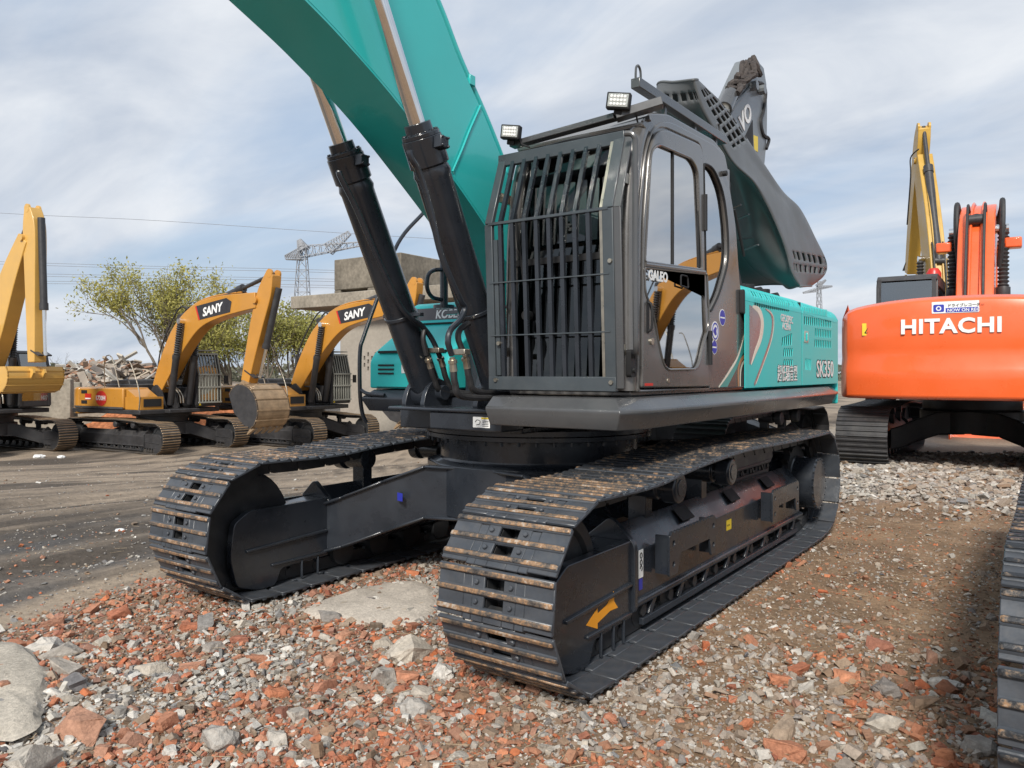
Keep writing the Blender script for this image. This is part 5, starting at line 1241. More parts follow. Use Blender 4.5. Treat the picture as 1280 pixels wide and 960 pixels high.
            # arm cylinder above the boom
            if armcyl:
                i0 = int(len(up) * .45); P0 = Vector((up[i0][0], -.04, up[i0][1] + .16)); P1 = Vector((a0[0], -.04, a0[1])); D = (P1 - P0).normalized(); L_ = (P1 - P0).length
                g = G(); g.cyl(P0, P0 + D * L_ * .68, .115, 16); g.cyl(P0 + D * L_ * .64, P0 + D * L_ * .69, .135, 16); g.cyl(P0 - Vector((0, .12, 0)), P0 + Vector((0, .12, 0)), .10, 12); cy = g.build('arm_cylinder', 'bdark', T)
                g = G(); g.cyl(P0 + D * L_ * .6, P1, .06, 12); g.build('rod', 'bdark', cy)
                g = G(); i1 = max(2, i0 - 10)
                for yy in (-.18, .10): g.tube(cr([(up[i1][0], yy, up[i1][1] + .03), (up[i1+3][0], yy, up[i1+3][1] + .45), (P0.x, yy, P0.z + .25), (P0.x + D.x * .5, yy, P0.z + D.z * .5 + .1)], 5), .025, 6)
                g.build('hose', 'rubber', T)
            # bucket cylinder on the front of the arm
            k = len(aup); fo = aup if aup[k//2][0] > adn[k//2][0] else adn
            A2 = Vector((fo[int(k*.18)][0] + .12, -.04, fo[int(k*.18)][1])); B2 = Vector((fo[int(k*.95)][0] + .26, -.04, fo[int(k*.95)][1] + .1)); D = (B2 - A2).normalized(); L_ = (B2 - A2).length
            g = G(); g.cyl(A2, A2 + D * L_ * .66, .10, 14); g.cyl(A2 + D * L_ * .62, A2 + D * L_ * .67, .12, 14); cy = g.build('bucket_cylinder', 'bdark', T)
            g = G(); g.cyl(A2 + D * L_ * .6, B2, .05, 10); g.build('rod', 'chrome', cy)
            g = G(); e = Vector((arm_pts[-1][0], -.04, arm_pts[-1][1]))
            for yy in (-.16, .08): g.bar(B2 + Vector((0, yy + .04, 0)), e + Vector((0, yy + .04, .35)), .04, .14, up=(0, 1, 0)); 
            g.build('bucket_link', 'bdark', T)
            # hose loop at the elbow
            q0, q1 = boom_pts[-1], arm_pts[min(2, len(arm_pts)-1)]
            g = G(); g.tube(cr([(q0[0] - .4, .16, q0[1] + .25), (q0[0] + .0, .3, q0[1] + .1), (q0[0] + .0, .3, q0[1] - .5), (q1[0] - .1, .22, q1[1] - .1)], 6), .022, 6); g.build('hose', 'rubber', T)
        if bucket: make_bucket(T, *bucket)
    if logo: logo(T, cw, sp, locals())
    return T
M['guard_l'] = mat('pale guard paint', (.30, .30, .26), .5)
def make_bucket(T, bx, bz, rot, w, bmat, teeth, size=1.0):
    """bucket hung from its pin at (bx, bz)"""
    def tr(p): a = R_(rot); return (bx + (p[0] * math.cos(a) - p[1] * math.sin(a)) * size, bz + (p[0] * math.sin(a) + p[1] * math.cos(a)) * size)
    shell = cr([(-.28, .02, 0), (.02, .06, 0), (.38, -.10, 0), (.62, -.50, 0), (.60, -.98, 0), (.36, -1.38, 0), (.0, -1.55, 0), (-.22, -1.52, 0)], 5)
    o_ = [tr((p.x, p.y)) for p in shell]
    y0, y1 = -.04 - w/2, -.04 + w/2
    g = G()
    for (a, b), (c, d) in zip(o_, o_[1:]):
        t_ = Vector((c - a, d - b)); n_ = Vector((t_.y, -t_.x)).normalized() * .035
        g.hexa([(a, y0, b), (a + n_.x, y0, b + n_.y), (a + n_.x, y1, b + n_.y), (a, y1, b), (c, y0, d), (c + n_.x, y0, d + n_.y), (c + n_.x, y1, d + n_.y), (c, y1, d)])
    k = 0
    bk = g.build('bucket', bmat, T)
    g = G()
    side = o_ + [tr((-.42, -1.2)), tr((-.5, -.6))]
    for yy in (y0, y1 - .03): g = G(); g.prism(side, 'y', yy, yy + .03); g.build('side_plate', 'bdark' if bmat == 'worn' else bmat, bk)
    g = G()
    for i in range(7):
        f = 4 + i * 4
        if f + 1 < len(o_): a, b = o_[f]; g.bar((a, y0 - .01, b), (a, y1 + .01, b), .05, .03)
    g.build('wear_strip', bmat, bk)
    for yy in (-.20, .12):
        g = G(); q = [tr(p) for p in ((-.2, .0), (-.06, .30), (.12, .30), (.30, .0))]; g.prism(q, 'y', yy - .03, yy + .03); g.build('ear', bmat, bk)
    for i in range(5):
        yy = y0 + .10 + (w - .2) * i / 4; p, q, r, s_ = tr((-.20, -1.46)), tr((-.20, -1.60)), tr((-.55, -1.53)), tr((-.55, -1.50))
        g = G(); g.prism([p, q, r, s_], 'y', yy - .05, yy + .05); g.build('tooth', 'worn' if teeth is None else teeth, bk)

def wpos(px, v, zoff=0):
    x_, y_ = uv2w((px - 640) / 960 * v, v); return (x_, y_, float(terrain(x_, y_)) + zoff)
def heading(deg):
    """0 = to the right in the photo, 90 = at the camera, 270 = away"""
    d = RT * math.cos(R_(deg)) - FW * math.sin(R_(deg)); return math.atan2(d.y, d.x)
M['sany_black'] = mat('black lettering band', (.03, .03, .035), .4)

# two ochre machines of one make
sb = [(.05, 1.95, .50), (.55, 2.75, .72), (1.25, 3.65, .88), (2.1, 4.25, .80), (3.2, 4.50, .66), (4.75, 4.62, .46)]
sa = [(5.30, 5.38, .30), (5.08, 4.8, .58), (4.75, 3.9, .54), (4.45, 2.9, .42), (4.25, 2.2, .34)]
def sany_logo(T, cw, sp, L):
    bm_ = L['bm_']; up = L['up']
    y_ = -.04 - L['bw']/2
    d = Vector((1.0, 0, .16)).normalized(); o = Vector((2.35, y_ - .004, 4.20))
    nrm = Vector((-d.z, 0, d.x))
    pl = [(-.12, -.06), (1.30, -.10), (1.42, .20), (1.20, .36), (-.22, .40)]
    b = plate('name_band', [pl], 'sany_black', bm_, th=.006, origin=o, rot=Matrix((d, nrm, d.cross(nrm))).transposed())
    plate('red_edge', [[(-.18, -.06), (-.11, -.06), (-.21, .40), (-.28, .40)]], 'red', b, th=.006, origin=o, rot=Matrix((d, nrm, d.cross(nrm))).transposed())
    text('brand_lettering', 'SANY', b, o + d * .04 + nrm * .02 + Vector((0, -.005, 0)), d, nrm, .36, 'white', .002, offset=.012, shear=.25)
    s1 = plate('side_badge', [[(-1.0 + .30 * math.cos(a), 1.66 + .24 * math.sin(a)) for a in np.linspace(0, 2*PI, 24, False)]], 'red', sp, 'y', -1.478, .006)
    text('badge_lettering', '1730H', s1, (-1.30, -1.484, 1.60), (1, 0, 0), (0, 0, 1), .20, 'white', .002, offset=.006)
    p_ = plate('side_badge', [rpoly([(-1.90, 1.60), (-1.55, 1.60), (-1.55, 1.80), (-1.90, 1.80)], .01)], 'red', sp, 'y', -1.478, .006)
    plate('badge_print', [[(-1.88, 1.62), (-1.57, 1.62), (-1.57, 1.66), (-1.88, 1.66)]], 'white', p_, 'y', -1.483, .003)
    plate('warning_sticker', [[(-.05, 0), (.05, 0), (0, .09)]], 'yellow_s', T, th=.004, origin=(1.09, .62, 1.40), rot=Matrix(((0, 0, 1), (1, 0, 0), (0, 1, 0))))
S1 = machine('excavator', 'ochre yellow excavator with its worn bucket hanging nearest, left of the two alike machines', 'excavator', wpos(203, 25.3), heading(31), 'sany', 'bdark', sb, sa,
             (4.28, 2.0, 42, 1.22, 'worn', None, .88), 'ochre excavators parked in a row', logo=sany_logo, guard=2, cyl_at=(1.45, 4.1), bh=2.0)
S2 = copy_tree(S1); S2.location = wpos(374, 27.3); S2['label'] = 'ochre yellow excavator in front of the concrete building, partly hidden by the black boom cylinder'
S2.rotation_euler = (0, 0, heading(31))
# pale yellow machine, bucket raised, at the left edge
cb_ = [(.05, 1.95, .5), (.5, 2.8, .85), (1.1, 3.9, 1.0), (1.8, 5.2, .85), (2.65, 6.4, .5)]
ca_ = [(2.83, 7.25, .30), (2.92, 6.6, .62), (2.98, 5.0, .52), (3.02, 3.6, .42), (3.05, 2.75, .34)]
def cat_logo(T, cw, sp, L):
    bm_ = L['bm_']; d = Vector((.58, 0, .81)).normalized(); nrm = Vector((-d.z, 0, d.x)); y_ = -.04 + L['bw']/2 + .004
    o = Vector((1.35, y_, 4.25))
    b = plate('name_oval', [[(.30 * math.cos(a), .17 * math.sin(a)) for a in np.linspace(0, 2*PI, 24, False)]], 'sany_black', bm_, th=.006, origin=o, rot=Matrix((d, nrm, d.cross(nrm))).transposed())
S3 = machine('excavator', 'pale yellow excavator at the left edge holding its bucket up in front of the cab', 'excavator', wpos(-20, 24.0), heading(30), 'cat', 'bdark', cb_, ca_,
             (3.0, 2.45, -70, 1.6, 'cat', 'cat', .66), logo=cat_logo, bh=2.0, cyl_at=(1.2, 3.9))
# orange machine seen from behind
hb = [(.05, 1.95, .5), (.7, 3.1, .85), (1.3, 4.2, .85), (2.3, 4.6, .7), (3.6, 4.2, .5)]
ha = [(3.9, 4.8, .3), (4.0, 4.2, .6), (4.2, 3.0, .5), (4.3, 1.4, .36)]
def hit_logo(T, cw, sp, L):
    pass
hl = wpos(1214, 13.95); hh = heading(304)
S4 = machine('excavator', 'orange red excavator seen from behind on pale gravel, white lettering across its counterweight', 'excavator', hl, hh, 'hit', 'bdark', hb, ha,
             (4.35, 1.15, 20, 1.45, 'hit', 'worn', 1.0), tracks=('bdark', 'bdark', 'bdark'), bw=.6, bh=2.1, tail=3.3, cyl_at=(1.4, 4.35), tw=.76, yc=1.34)
for o in S4.children:
    if o.name.split('.')[0] == 'cab': o.scale = (1, 1, 1.10); o.location.z = -.14
# its own big counterweight replaces the plain one
for o in list(S4.children):
    if o.name.startswith('counterweight'): bpy.data.objects.remove(o)
g = G(); n = 26; prof = [(0, 1.16), (-.05, 1.16), (-.115, 1.20), (-.13, 1.45), (-.13, 1.62), (-.05, 1.80), (-.075, 1.93), (-.075, 2.40), (-.04, 2.54), (.08, 2.60), (.5, 2.62)]
vs = []
for i in range(n + 1):
    yy = -1.66 + 3.32 * i / n; e = abs(yy) / 1.66; xo = -3.25 + .30 * e ** 3.6 + (.20 * max(0, e - .93) / .07); top_ = .10 * (1 - e * e) - .05 * max(0, e - .9) / .1
    for dx__, z_ in prof: vs.append((xo + dx__, yy, z_ + (top_ if z_ > 2 else 0) - (.06 * (e ** 4) if z_ > 2.3 else 0)))
k = len(prof); fs = [(i*k+j, i*k+j+1, (i+1)*k+j+1, (i+1)*k+j) for i in range(n) for j in range(k-1)]
base = len(vs)
for i in range(n + 1): yy = -1.66 + 3.32 * i / n; vs.append((-2.3, yy, 1.16)); vs.append((-2.3, yy, 2.62))
for i in range(n): fs += [(base + 2*i, base + 2*i+1, base + 2*i+3, base + 2*i+2), (i*k, (i+1)*k, base + 2*i+2, base + 2*i), (i*k+k-1, base + 2*i+1, base + 2*i+3, (i+1)*k+k-1)]
fs += [tuple(list(range(k)) + [base + 1, base]), tuple([n*k+j for j in range(k)] + [base + 2*n + 1, base + 2*n])]
g.add(vs, fs); cw4 = g.build('counterweight', 'hit', S4, bevel=.02, ang=40)
text('brand_lettering', 'HITACHI', cw4, (-3.335, .74, 2.15), (0, -1, 0), (0, 0, 1), .295, 'white', .012, offset=.010, sx=1.06, space=1.08)
q_ = plate('warning_sticker', [rpoly([(-.19, 0), (.19, 0), (.19, .19), (-.19, .19)], .01)], 'yellow_s', cw4, th=.004, origin=(-3.20, 1.10, 2.14), rot=Matrix(((.16, 0, -.987), (-.987, 0, -.16), (0, 1, 0))))
g = G(); tq = lambda a, b: (-3.20 + .16 * a - .987 * .006, 1.10 - .987 * a, 2.14 + b)
g.tube([tq(-.15, .04), tq(-.09, .15), tq(-.03, .04), tq(-.15, .04)], .007, 5); g.bar(tq(.02, .09), tq(.09, .09), .01, .012); g.bar(tq(.14, .03), tq(.14, .16), .03, .02); g.build('sticker_print', 'dark', q_)
q_ = plate('recorder_sticker', [rpoly([(-.30, 0), (.30, 0), (.30, .17), (-.30, .17)], .01)], 'white', cw4, th=.004, origin=(-3.333, .02, 2.435), rot=Matrix(((0, 0, -1), (-1, 0, 0), (0, 1, 0))))
text('sticker_lettering', 'ドライブレコーダー', q_, (-3.337, .12, 2.525), (0, -1, 0), (0, 0, 1), .052, 'dark', .001, offset=.001)
b_ = plate('sticker_band', [[(-.12, .01), (.29, .01), (.29, .075), (-.12, .075)]], 'blue_s', q_, th=.003, origin=(-3.336, .02, 2.435), rot=Matrix(((0, 0, -1), (-1, 0, 0), (0, 1, 0))))
text('sticker_lettering', 'NOW ON REC', q_, (-3.339, .12, 2.455), (0, -1, 0), (0, 0, 1), .062, 'white', .001, offset=.001)
plate('camera_mark', [rpoly([(-.28, .02), (-.14, .02), (-.14, .13), (-.28, .13)], .02)], 'blue_s', q_, th=.003, origin=(-3.336, .02, 2.435), rot=Matrix(((0, 0, -1), (-1, 0, 0), (0, 1, 0))))
plate('camera_ring', [[(-.21 + .035 * math.cos(a), .072 + .035 * math.sin(a)) for a in np.linspace(0, 2*PI, 18, False)], [(-.21 + .02 * math.cos(a), .072 + .02 * math.sin(a)) for a in np.linspace(0, 2*PI, 14, False)]], 'white', q_, th=.002, origin=(-3.339, .02, 2.435), rot=Matrix(((0, 0, -1), (-1, 0, 0), (0, 1, 0))))
g = G(); g.rev((-2.6, -.10, 2.60), (-2.6, -.10, 2.74), [(0, .28), (.5, .26), (1, .12)], 20); g.build('hood_cap', 'dark', S4)
g = G(); g.rev((-2.2, -1.13, 2.1), (-2.2, -1.13, 2.85), [(0, .10), (.85, .11), (.95, .10), (1, .06)], 16); g.build('exhaust_pipe', 'dark', S4)
g = G(); g.box(-.9, -.7, .45, 1.5, 2.4, 2.5); g.prism(rpoly([(-2.2, 2.3), (-.9, 2.3), (-1.0, 2.52), (-2.0, 2.45)], .06), 'y', .3, 1.35); g.build('cover', 'grey', S4, bevel=.03)
for yy in (-.25, .17):
    g = G(); g.tube(cr([(1.25, yy * 1.6, 3.6), (1.05, yy * 1.8, 4.3), (1.2, yy * 1.8, 4.85), (1.5, yy * 1.7, 4.75), (1.7, yy * 1.4, 4.5)], 6), .05, 8); g.build('hose', 'rubber', S4)
for yy in (-.62, .54):
    g = G(); g.box(1.25, 1.55, yy - .14, yy + .14, 3.95, 4.15); g.build('cylinder_head', 'hit', S4, bevel=.03)
for k_ in range(4):
    yy = -.16 + .08 * k_; g = G(); g.tube([(.52, yy, 2.5), (.98, yy, 3.55), (1.28, yy, 4.25)], .028, 6); g.build('hydraulic_pipe', 'hit', S4)
g = G(); g.tube(cr([(.5, .30, 2.3), (.45, .33, 2.75), (.42, .0, 3.15), (.45, -.35, 2.9), (.5, -.34, 2.3)], 8), .03, 8); g.build('hose', 'rubber', S4)
g = G(); g.cyl((.2, .62, 3.15), (.2, .62, 3.30), .10, 14); g.build('beacon_base', 'white', S4); g = G(); g.rev((.2, .62, 3.30), (.2, .62, 3.52), [(0, .13), (.6, .13), (1, .08)], 16); g.build('beacon', 'red', S4)
# mustard machine beyond the orange one, boom up
yb_ = [(.05, 1.95, .5), (.5, 3.2, .9), (.9, 4.7, .95), (1.5, 6.3, .88), (2.3, 8.1, .62)]
ya_ = [(2.2, 9.1, .34), (2.5, 8.5, .66), (3.3, 6.4, .55), (3.8, 4.8, .42)]
S5 = machine('excavator', 'mustard excavator behind the orange one, its tall raised boom showing above the cab roof', 'excavator', wpos(1176, 21.5), heading(286), 'cat2', 'bdark', yb_, ya_,
             (3.85, 4.5, -20, 1.3, 'cat2', 'worn', .9), bh=2.0, cyl_at=(1.1, 4.9))
# charcoal machine behind the main one, turned round on its tracks
vb_l = None
def volvo():
    T = thing('excavator', 'charcoal grey excavator behind the teal one, its lettered boom rising above the hood', 'excavator', (-7.0, -1.57, 0), PI)
    for s in (1, -1): crawler(T, s, hero=False, mats=('bdark', 'bdark', 'bdark'), fm='bdark')
    lower_frame(T, 'bdark')
    g = G(); g.rev((0, 0, 1.075), (0, 0, 1.18), [(0, .86), (.1, .9), (1, .9)], 40); g.build('slewing_ring', 'bdark', T)
    g = G(); g.box(-2.3, 1.0, -1.4, 1.4, 1.18, 1.32); g.build('deck', 'bdark', T, bevel=.02)
    g = G(); g.box(-2.35, -1.6, -1.4, 1.4, 1.2, 2.1); g.build('counterweight', 'volvo', T, bevel=.1)
    g = G(); g.box(-1.58, .3, -1.42, -.55, 1.33, 2.1); g.build('side_panel', 'volvo', T, bevel=.04)
    g = G(); g.box(-.8, 1.0, .52, 1.42, 1.33, 2.9); g.build('cab', 'bdark', T, bevel=.08)
    # local x = -(X+7), local y = -(Y+1.57)
    def loc(a, b, y=-1.35): p = bp(a, b, y=y); return (-(p.x + 7.0), p.z)
    edge = [loc(941, 82), loc(946, 71), loc(950.5, 79), loc(955, 84), loc(958.5, 105), loc(959.5, 135), loc(959, 175), loc(955, 217), loc(953, 250)]
    low = [(1.6, 3.2), (.6, 1.9), (.1, 1.75), (-.1, 2.1), (.3, 3.0)]
    left = [loc(905, 160), loc(911, 148), loc(928, 112), loc(936, 93)]
    g = G(); g.prism(edge + low + left, 'y', -.22, .22); b = g.build('boom', 'volvo', T, bevel=.03)
    tri = [loc(930, 173), loc(940.5, 150), loc(941.5, 193)]
    plate('gap_shade', [tri], 'dark', b, 'y', -.224, .006)  # flat dark plate puts the shade of the boom's gap into colour
    ye = [loc(942, 169), loc(947, 171), loc(947, 190), loc(943, 188)]; plate('warning_sticker', [ye], 'yellow_s', b, 'y', -.224, .006)
    A = loc(914, 176); B_ = loc(944, 128)
    Aw, Bw = Vector((A[0], -.228, A[1])), Vector((B_[0], -.228, B_[1])); d = (Bw - Aw).normalized(); n_ = Vector((-d.z, 0, d.x)); n_ = n_ if n_.dot(Vector((1, 0, 0))) < 0 else -n_
    text('brand_lettering', 'VOLVO', b, Aw - d * .42 + n_ * -.14, d, n_, .46, 'white', .004, offset=.010, sx=1.15)
    def w3d(a, b_, y=-1.33): p = bp(a, b_, y=y); return Vector((-(p.x + 7.0), -(p.y + 1.57), p.z))
    g = G(); g.tube([w3d(905, 136), w3d(913, 118)], .14, 14); cy = g.build('arm_cylinder', 'grey', T)
    g = G(); g.tube([w3d(901, 146), w3d(906, 134)], .11, 12); g.build('rod', 'steel', cy)
    for k in range(6):
        r = random.Random(k); pts = []
        for i in range(8):
            f = i / 7; p = w3d(913 + (941 - 913) * f, 118 + (78 - 118) * f); pts.append(p + Vector((r.uniform(-.12, .12), r.uniform(-.12, .12) - .05, r.uniform(-.16, .16))))
        g = G(); g.tube(cr(pts, 4), .055, 6); g.build('hose', 'hosecover', T)
    g = G(); g.tube(cr([w3d(947, 103), w3d(954, 106), w3d(957, 118), w3d(954, 140), w3d(951, 152), w3d(954, 168), w3d(961, 174), w3d(958, 186)], 6), .035, 6); g.build('hose', 'rubber', T)
    g = G(); g.tube([w3d(908, 142), w3d(917, 134), w3d(930, 118), w3d(940, 106)], .03, 6); g.build('hydraulic_pipe', 'volvo', T)
    for a, b_ in ((939, 108), (949, 113)): g = G(); p = w3d(a, b_); g.cyl(p, p + Vector((0, -.12, 0)), .09, 10); g.build('pin_boss', 'volvo', b)
    g = G(); g.box(.9, 1.2, -1.52, -1.45, .35, .45); g.build('yellow_sticker', 'yellow_s', T)
    return T
M['hosecover'] = mat('braided hose cover', (.055, .045, .04), .9, var=.6, scale=20, bump=.6, bscale=40)
S6 = volvo()
# neighbour machine on the right: its crawler just enters the frame
g = None
S7 = thing('excavator', 'black crawler track of a neighbouring machine cut off by the right edge', 'excavator', (0.0, 4.885, 0), 0)
for s in (1, -1): crawler(S7, s, hero=(s == -1), mats=('shoe', 'tip_dark', 'shoe') if s == -1 else ('bdark', 'bdark', 'bdark'), fm='bdark')
lower_frame(S7, 'bdark')
g = G(); g.rev((0, 0, 1.075), (0, 0, 1.18), [(0, .86), (.1, .9), (1, .9)], 40); g.build('slewing_ring', 'bdark', S7)
g = G(); g.box(-2.3, .9, -1.25, 1.4, 1.18, 1.32); g.build('deck', 'bdark', S7, bevel=.02)
g = G(); g.box(-2.9, -2.0, -1.0, 1.4, 1.2, 1.8); g.build('counterweight', 'cat2', S7, bevel=.12)
g = G(); g.box(-1.98, -.2, -1.15, -.6, 1.33, 1.7); g.build('side_panel', 'cat2', S7, bevel=.04)
# far machine at the back right, what the door glass mirrors
S8 = copy_tree(S1); S8.location = (-17.5, 10.5, 0); S8.rotation_euler = (0, 0, R_(-60)); S8['label'] = 'ochre excavator standing beyond the right edge of the photo, mirrored in the cab door glass'
S8['group'] = 'excavators out of frame'
del S8['group']
# ================================================================ buildings, walls, heap, trees, pylons
def gz(p): return float(terrain(p.x, p.y))
def at(px, v, z): x_, y_ = uv2w((px - 640) / 960 * v, v); return Vector((x_, y_, z))
def ypx(py, v): return CAM[2] + (465 - py) / 960 * v
B = thing('concrete_building', 'unfinished grey concrete building with a raised water tank box and overhanging roof slab', 'building')
# local frame in world axes: face plane runs along direction A
def slabbox(g, a, b, depth, z0, z1, m=0):
    """box whose front edge runs a-b (plan), going back from the camera by depth"""
    a, b = Vector(a[:2]), Vector(b[:2]); d = (b - a).normalized(); n_ = Vector((-d.y, d.x)); n_ = n_ if n_.dot(Vector(FW[:2])) > 0 else -n_
    c, e = b + n_ * depth, a + n_ * depth
    g.hexa([(a.x, a.y, z0), (b.x, b.y, z0), (c.x, c.y, z0), (e.x, e.y, z0), (a.x, a.y, z1), (b.x, b.y, z1), (c.x, c.y, z1), (e.x, e.y, z1)], m)
wl0, wr0 = at(428, 34, 0), at(800, 26, 0)
g = G(); zr = ypx(386, 34)
d_ = (wr0 - wl0).normalized(); n_ = Vector((-d_.y, d_.x, 0)); n_ = n_ if n_.dot(FW) > 0 else -n_
# wall with a lattice of vent holes
Lw = (wr0 - wl0).length; holes = []
def wu(px, py):
    # hit wall plane
    a = (px - 640) / 960; v = FW + RT * a; t = (wl0 - Vector(CAM)).dot(n_) / v.dot(n_); p = Vector(CAM) + v * t; return (p - wl0).dot(d_) , CAM[2] + (465 - py) / 960 * t
for r_ in range(5):
    for c_ in range(5):
        if (r_ + c_) % 2 == 0:
            u_0, z_0 = wu(452.5 + c_ * 4.6, 443 + r_ * 4.4); holes.append([(u_0, z_0 - .085), (u_0 + .10, z_0 - .085), (u_0 + .10, z_0 + .085), (u_0, z_0 + .085)])
fr_ = Matrix((d_, Vector((0, 0, 1)), d_.cross(Vector((0, 0, 1))))).transposed()
zg = -1.1
plate('wall', [[(0, zg), (Lw, zg), (Lw, zr), (0, zr)]] + holes, 'plaster', B, th=.25, origin=(wl0.x, wl0.y, 0), rot=fr_)
g = G(); a_, b_ = wl0 + n_ * .13, wl0 + n_ * 7; slabbox(g, wl0 + n_ * .14, wl0 + n_ * .14 + d_ * .25, 7, zg, zr); slabbox(g, wr0 + n_ * .14 - d_ * .25, wr0 + n_ * .14, 7, zg, zr); slabbox(g, wl0 + n_ * 7, wr0 + n_ * 7, .2, zg, zr); g.build('back_wall', 'plaster', B)
g = G(); s0 = wl0 - d_ * 2.0 - n_ * 1.2; s1 = wr0 + d_ * 1.0 - n_ * 1.2; slabbox(g, s0, s1, 9, zr, zr + .55); rf_ = g.build('roof', 'conc', B, bevel=.03)
t0_ = wu(409, 400)[0]; t1_ = wu(478, 400)[0]
def onb(u): return wl0 + d_ * u
g = G(); ta = onb(t0_ - .2) + n_ * .6; tb_ = onb(t1_ + .5) + n_ * .6; z0_ = zr + .55; z1_ = z0_ + .38; z2_ = z0_ + 1.78
for u_2 in (t0_ - .2, t0_ + 1.9, t1_ + .8): p = onb(u_2) + n_ * .6; slabbox(g, p, p + d_ * .4, 3.0, z0_ + .002, z1_)
slabbox(g, ta, tb_, 3.4, z1_, z2_); g.build('water_tank', 'conc_d', B, bevel=.04)
# low grey wall with a gap, left
W = thing('concrete_wall', 'low grey concrete wall with a dark gap, behind the ochre machines at left', 'wall')
g = G(); v_w = 31
slabbox(g, at(-60, 29.5, 0), at(88, 30.3, 0), .4, -1.3, ypx(474, 30.3)); slabbox(g, at(97, 30.4, 0), at(330, 32, 0), .4, -1.3, ypx(503, 31)); slabbox(g, at(86, 31.5, 0), at(100, 31.6, 0), .3, -1.3, ypx(478, 31.5))
g.build('wall', 'conc', W, bevel=.03)
# red soil bank
def mound(name, px, v, rx, ry, h, mt, label, seed=1, kind='stuff', zb=None):
    c = at(px, v, 0); z_b = gz(c); n = 48; vs, fs = [], []
    for i in range(n + 1):
        for j in range(n + 1):
            a, b = i / n * 2 - 1, j / n * 2 - 1; r = math.hypot(a, b)
            e = max(0, 1 - r) ** .8; k = float(fbm(np.array([a * 4 + seed]), np.array([b * 4]), 5, seed)[0])
            p = c + RT * (a * rx) + FW * (b * ry); vs.append((p.x, p.y, z_b - .15 + e * h * (.55 + .9 * k)))
    for i in range(n):
        for j in range(n): fs.append((i*(n+1)+j, i*(n+1)+j+1, (i+1)*(n+1)+j+1, (i+1)*(n+1)+j))
    g = G(); g.add(vs, fs); o = g.build(name, mt, None, kind=kind); o['label'] = label; return o
M['redsoil'] = mat('red soil', (.34, .13, .06), .95, var=.3, scale=2, bump=.5, bscale=8, spec=.1, fine=.3)
M['rubsoil'] = mat('rubble soil', (.27, .21, .16), .95, var=.35, scale=1.2, bump=.5, bscale=8, spec=.1, fine=.3)
mound('soil', 255, 31.5, 6.5, 3, 1.8, 'redsoil', 'low bank of red soil between the ochre excavators', 3)
mound('rubble', 140, 38, 7.5, 5, 2.5, 'rubsoil', 'core of the demolition rubble heap behind the wall', 5)
# broken slabs, planks and rubbish on the heap
cols = [(.42, .38, .32), (.33, .28, .23), (.24, .18, .14), (.46, .44, .40), (.30, .17, .11), (.18, .16, .145), (.38, .32, .25)]
for i, c in enumerate(cols): mat('heap%d' % i, c, .9, var=.25, scale=2, bump=.2, bscale=10, spec=.2)
g = G(); rr = random.Random(4)
for i in range(4200):
    a, b = rr.gauss(0, .42), rr.uniform(-1, .5)
    if abs(a) > 1.05: continue
    v = 37.5 + b * 5; px = 140 + a * 125 / 1; p = at(px, v, 0)
    hgt = max(.0, 1 - abs(a / 1.05) ** 2.4) * 2.8 * max(.15, 1 - abs(b + .1) * .7); z = gz(p) + rr.uniform(.55, 1.06) * hgt + .1
    if px < 75: z = min(z, ypx(478, v)); 
    p.z = z; L_ = rr.choice([.25, .4, .6, .9, 1.8]) * rr.uniform(.6, 1.1); d = Vector((rr.uniform(-1, 1), rr.uniform(-1, 1), rr.uniform(-.35, .45))).normalized()
    g.bar(p - d * L_ / 2, p + d * L_ / 2, rr.uniform(.08, .42), rr.uniform(.03, .14), rr.randrange(7), up=(rr.uniform(-.5, .5), rr.uniform(-.5, .5), 1))
o = g.build('debris', [_m['heap%d' % i] for i in range(7)], ang=0, kind='stuff'); o['label'] = 'heap of broken slabs, planks and rubbish behind the low wall'
# small cloth, litter
for px, py, sz, lab in ((49, 572, .16, 'small white plastic bag lying on the dirt at left'), (77, 572, .11, 'smaller white lump of litter right of the plastic bag'), (371, 553, .22, 'flat white scrap of litter near the worn bucket'), (150, 664, .05, 'white crumpled plastic on the rutted dirt')):
    p = bp(px, py, z=-.5)
    for _ in range(4): z_g = gz(p); p = bp(px, py, z=z_g)
    bm = bmesh.new(); bmesh.ops.create_icosphere(bm, subdivisions=3, radius=sz)
    for v in bm.verts: k = float(fbm(np.array([v.co.x * 14 + px]), np.array([v.co.y * 14 + v.co.z * 9]), 4, 3)[0]); v.co *= .5 + k; v.co.z *= .45
    me = bpy.data.meshes.new('litter'); bm.to_mesh(me); bm.free(); me.materials.append(M['white']); o = link('litter', me, None, lab, 'litter', None); o.location = (p.x, p.y, z_g + sz * .15)
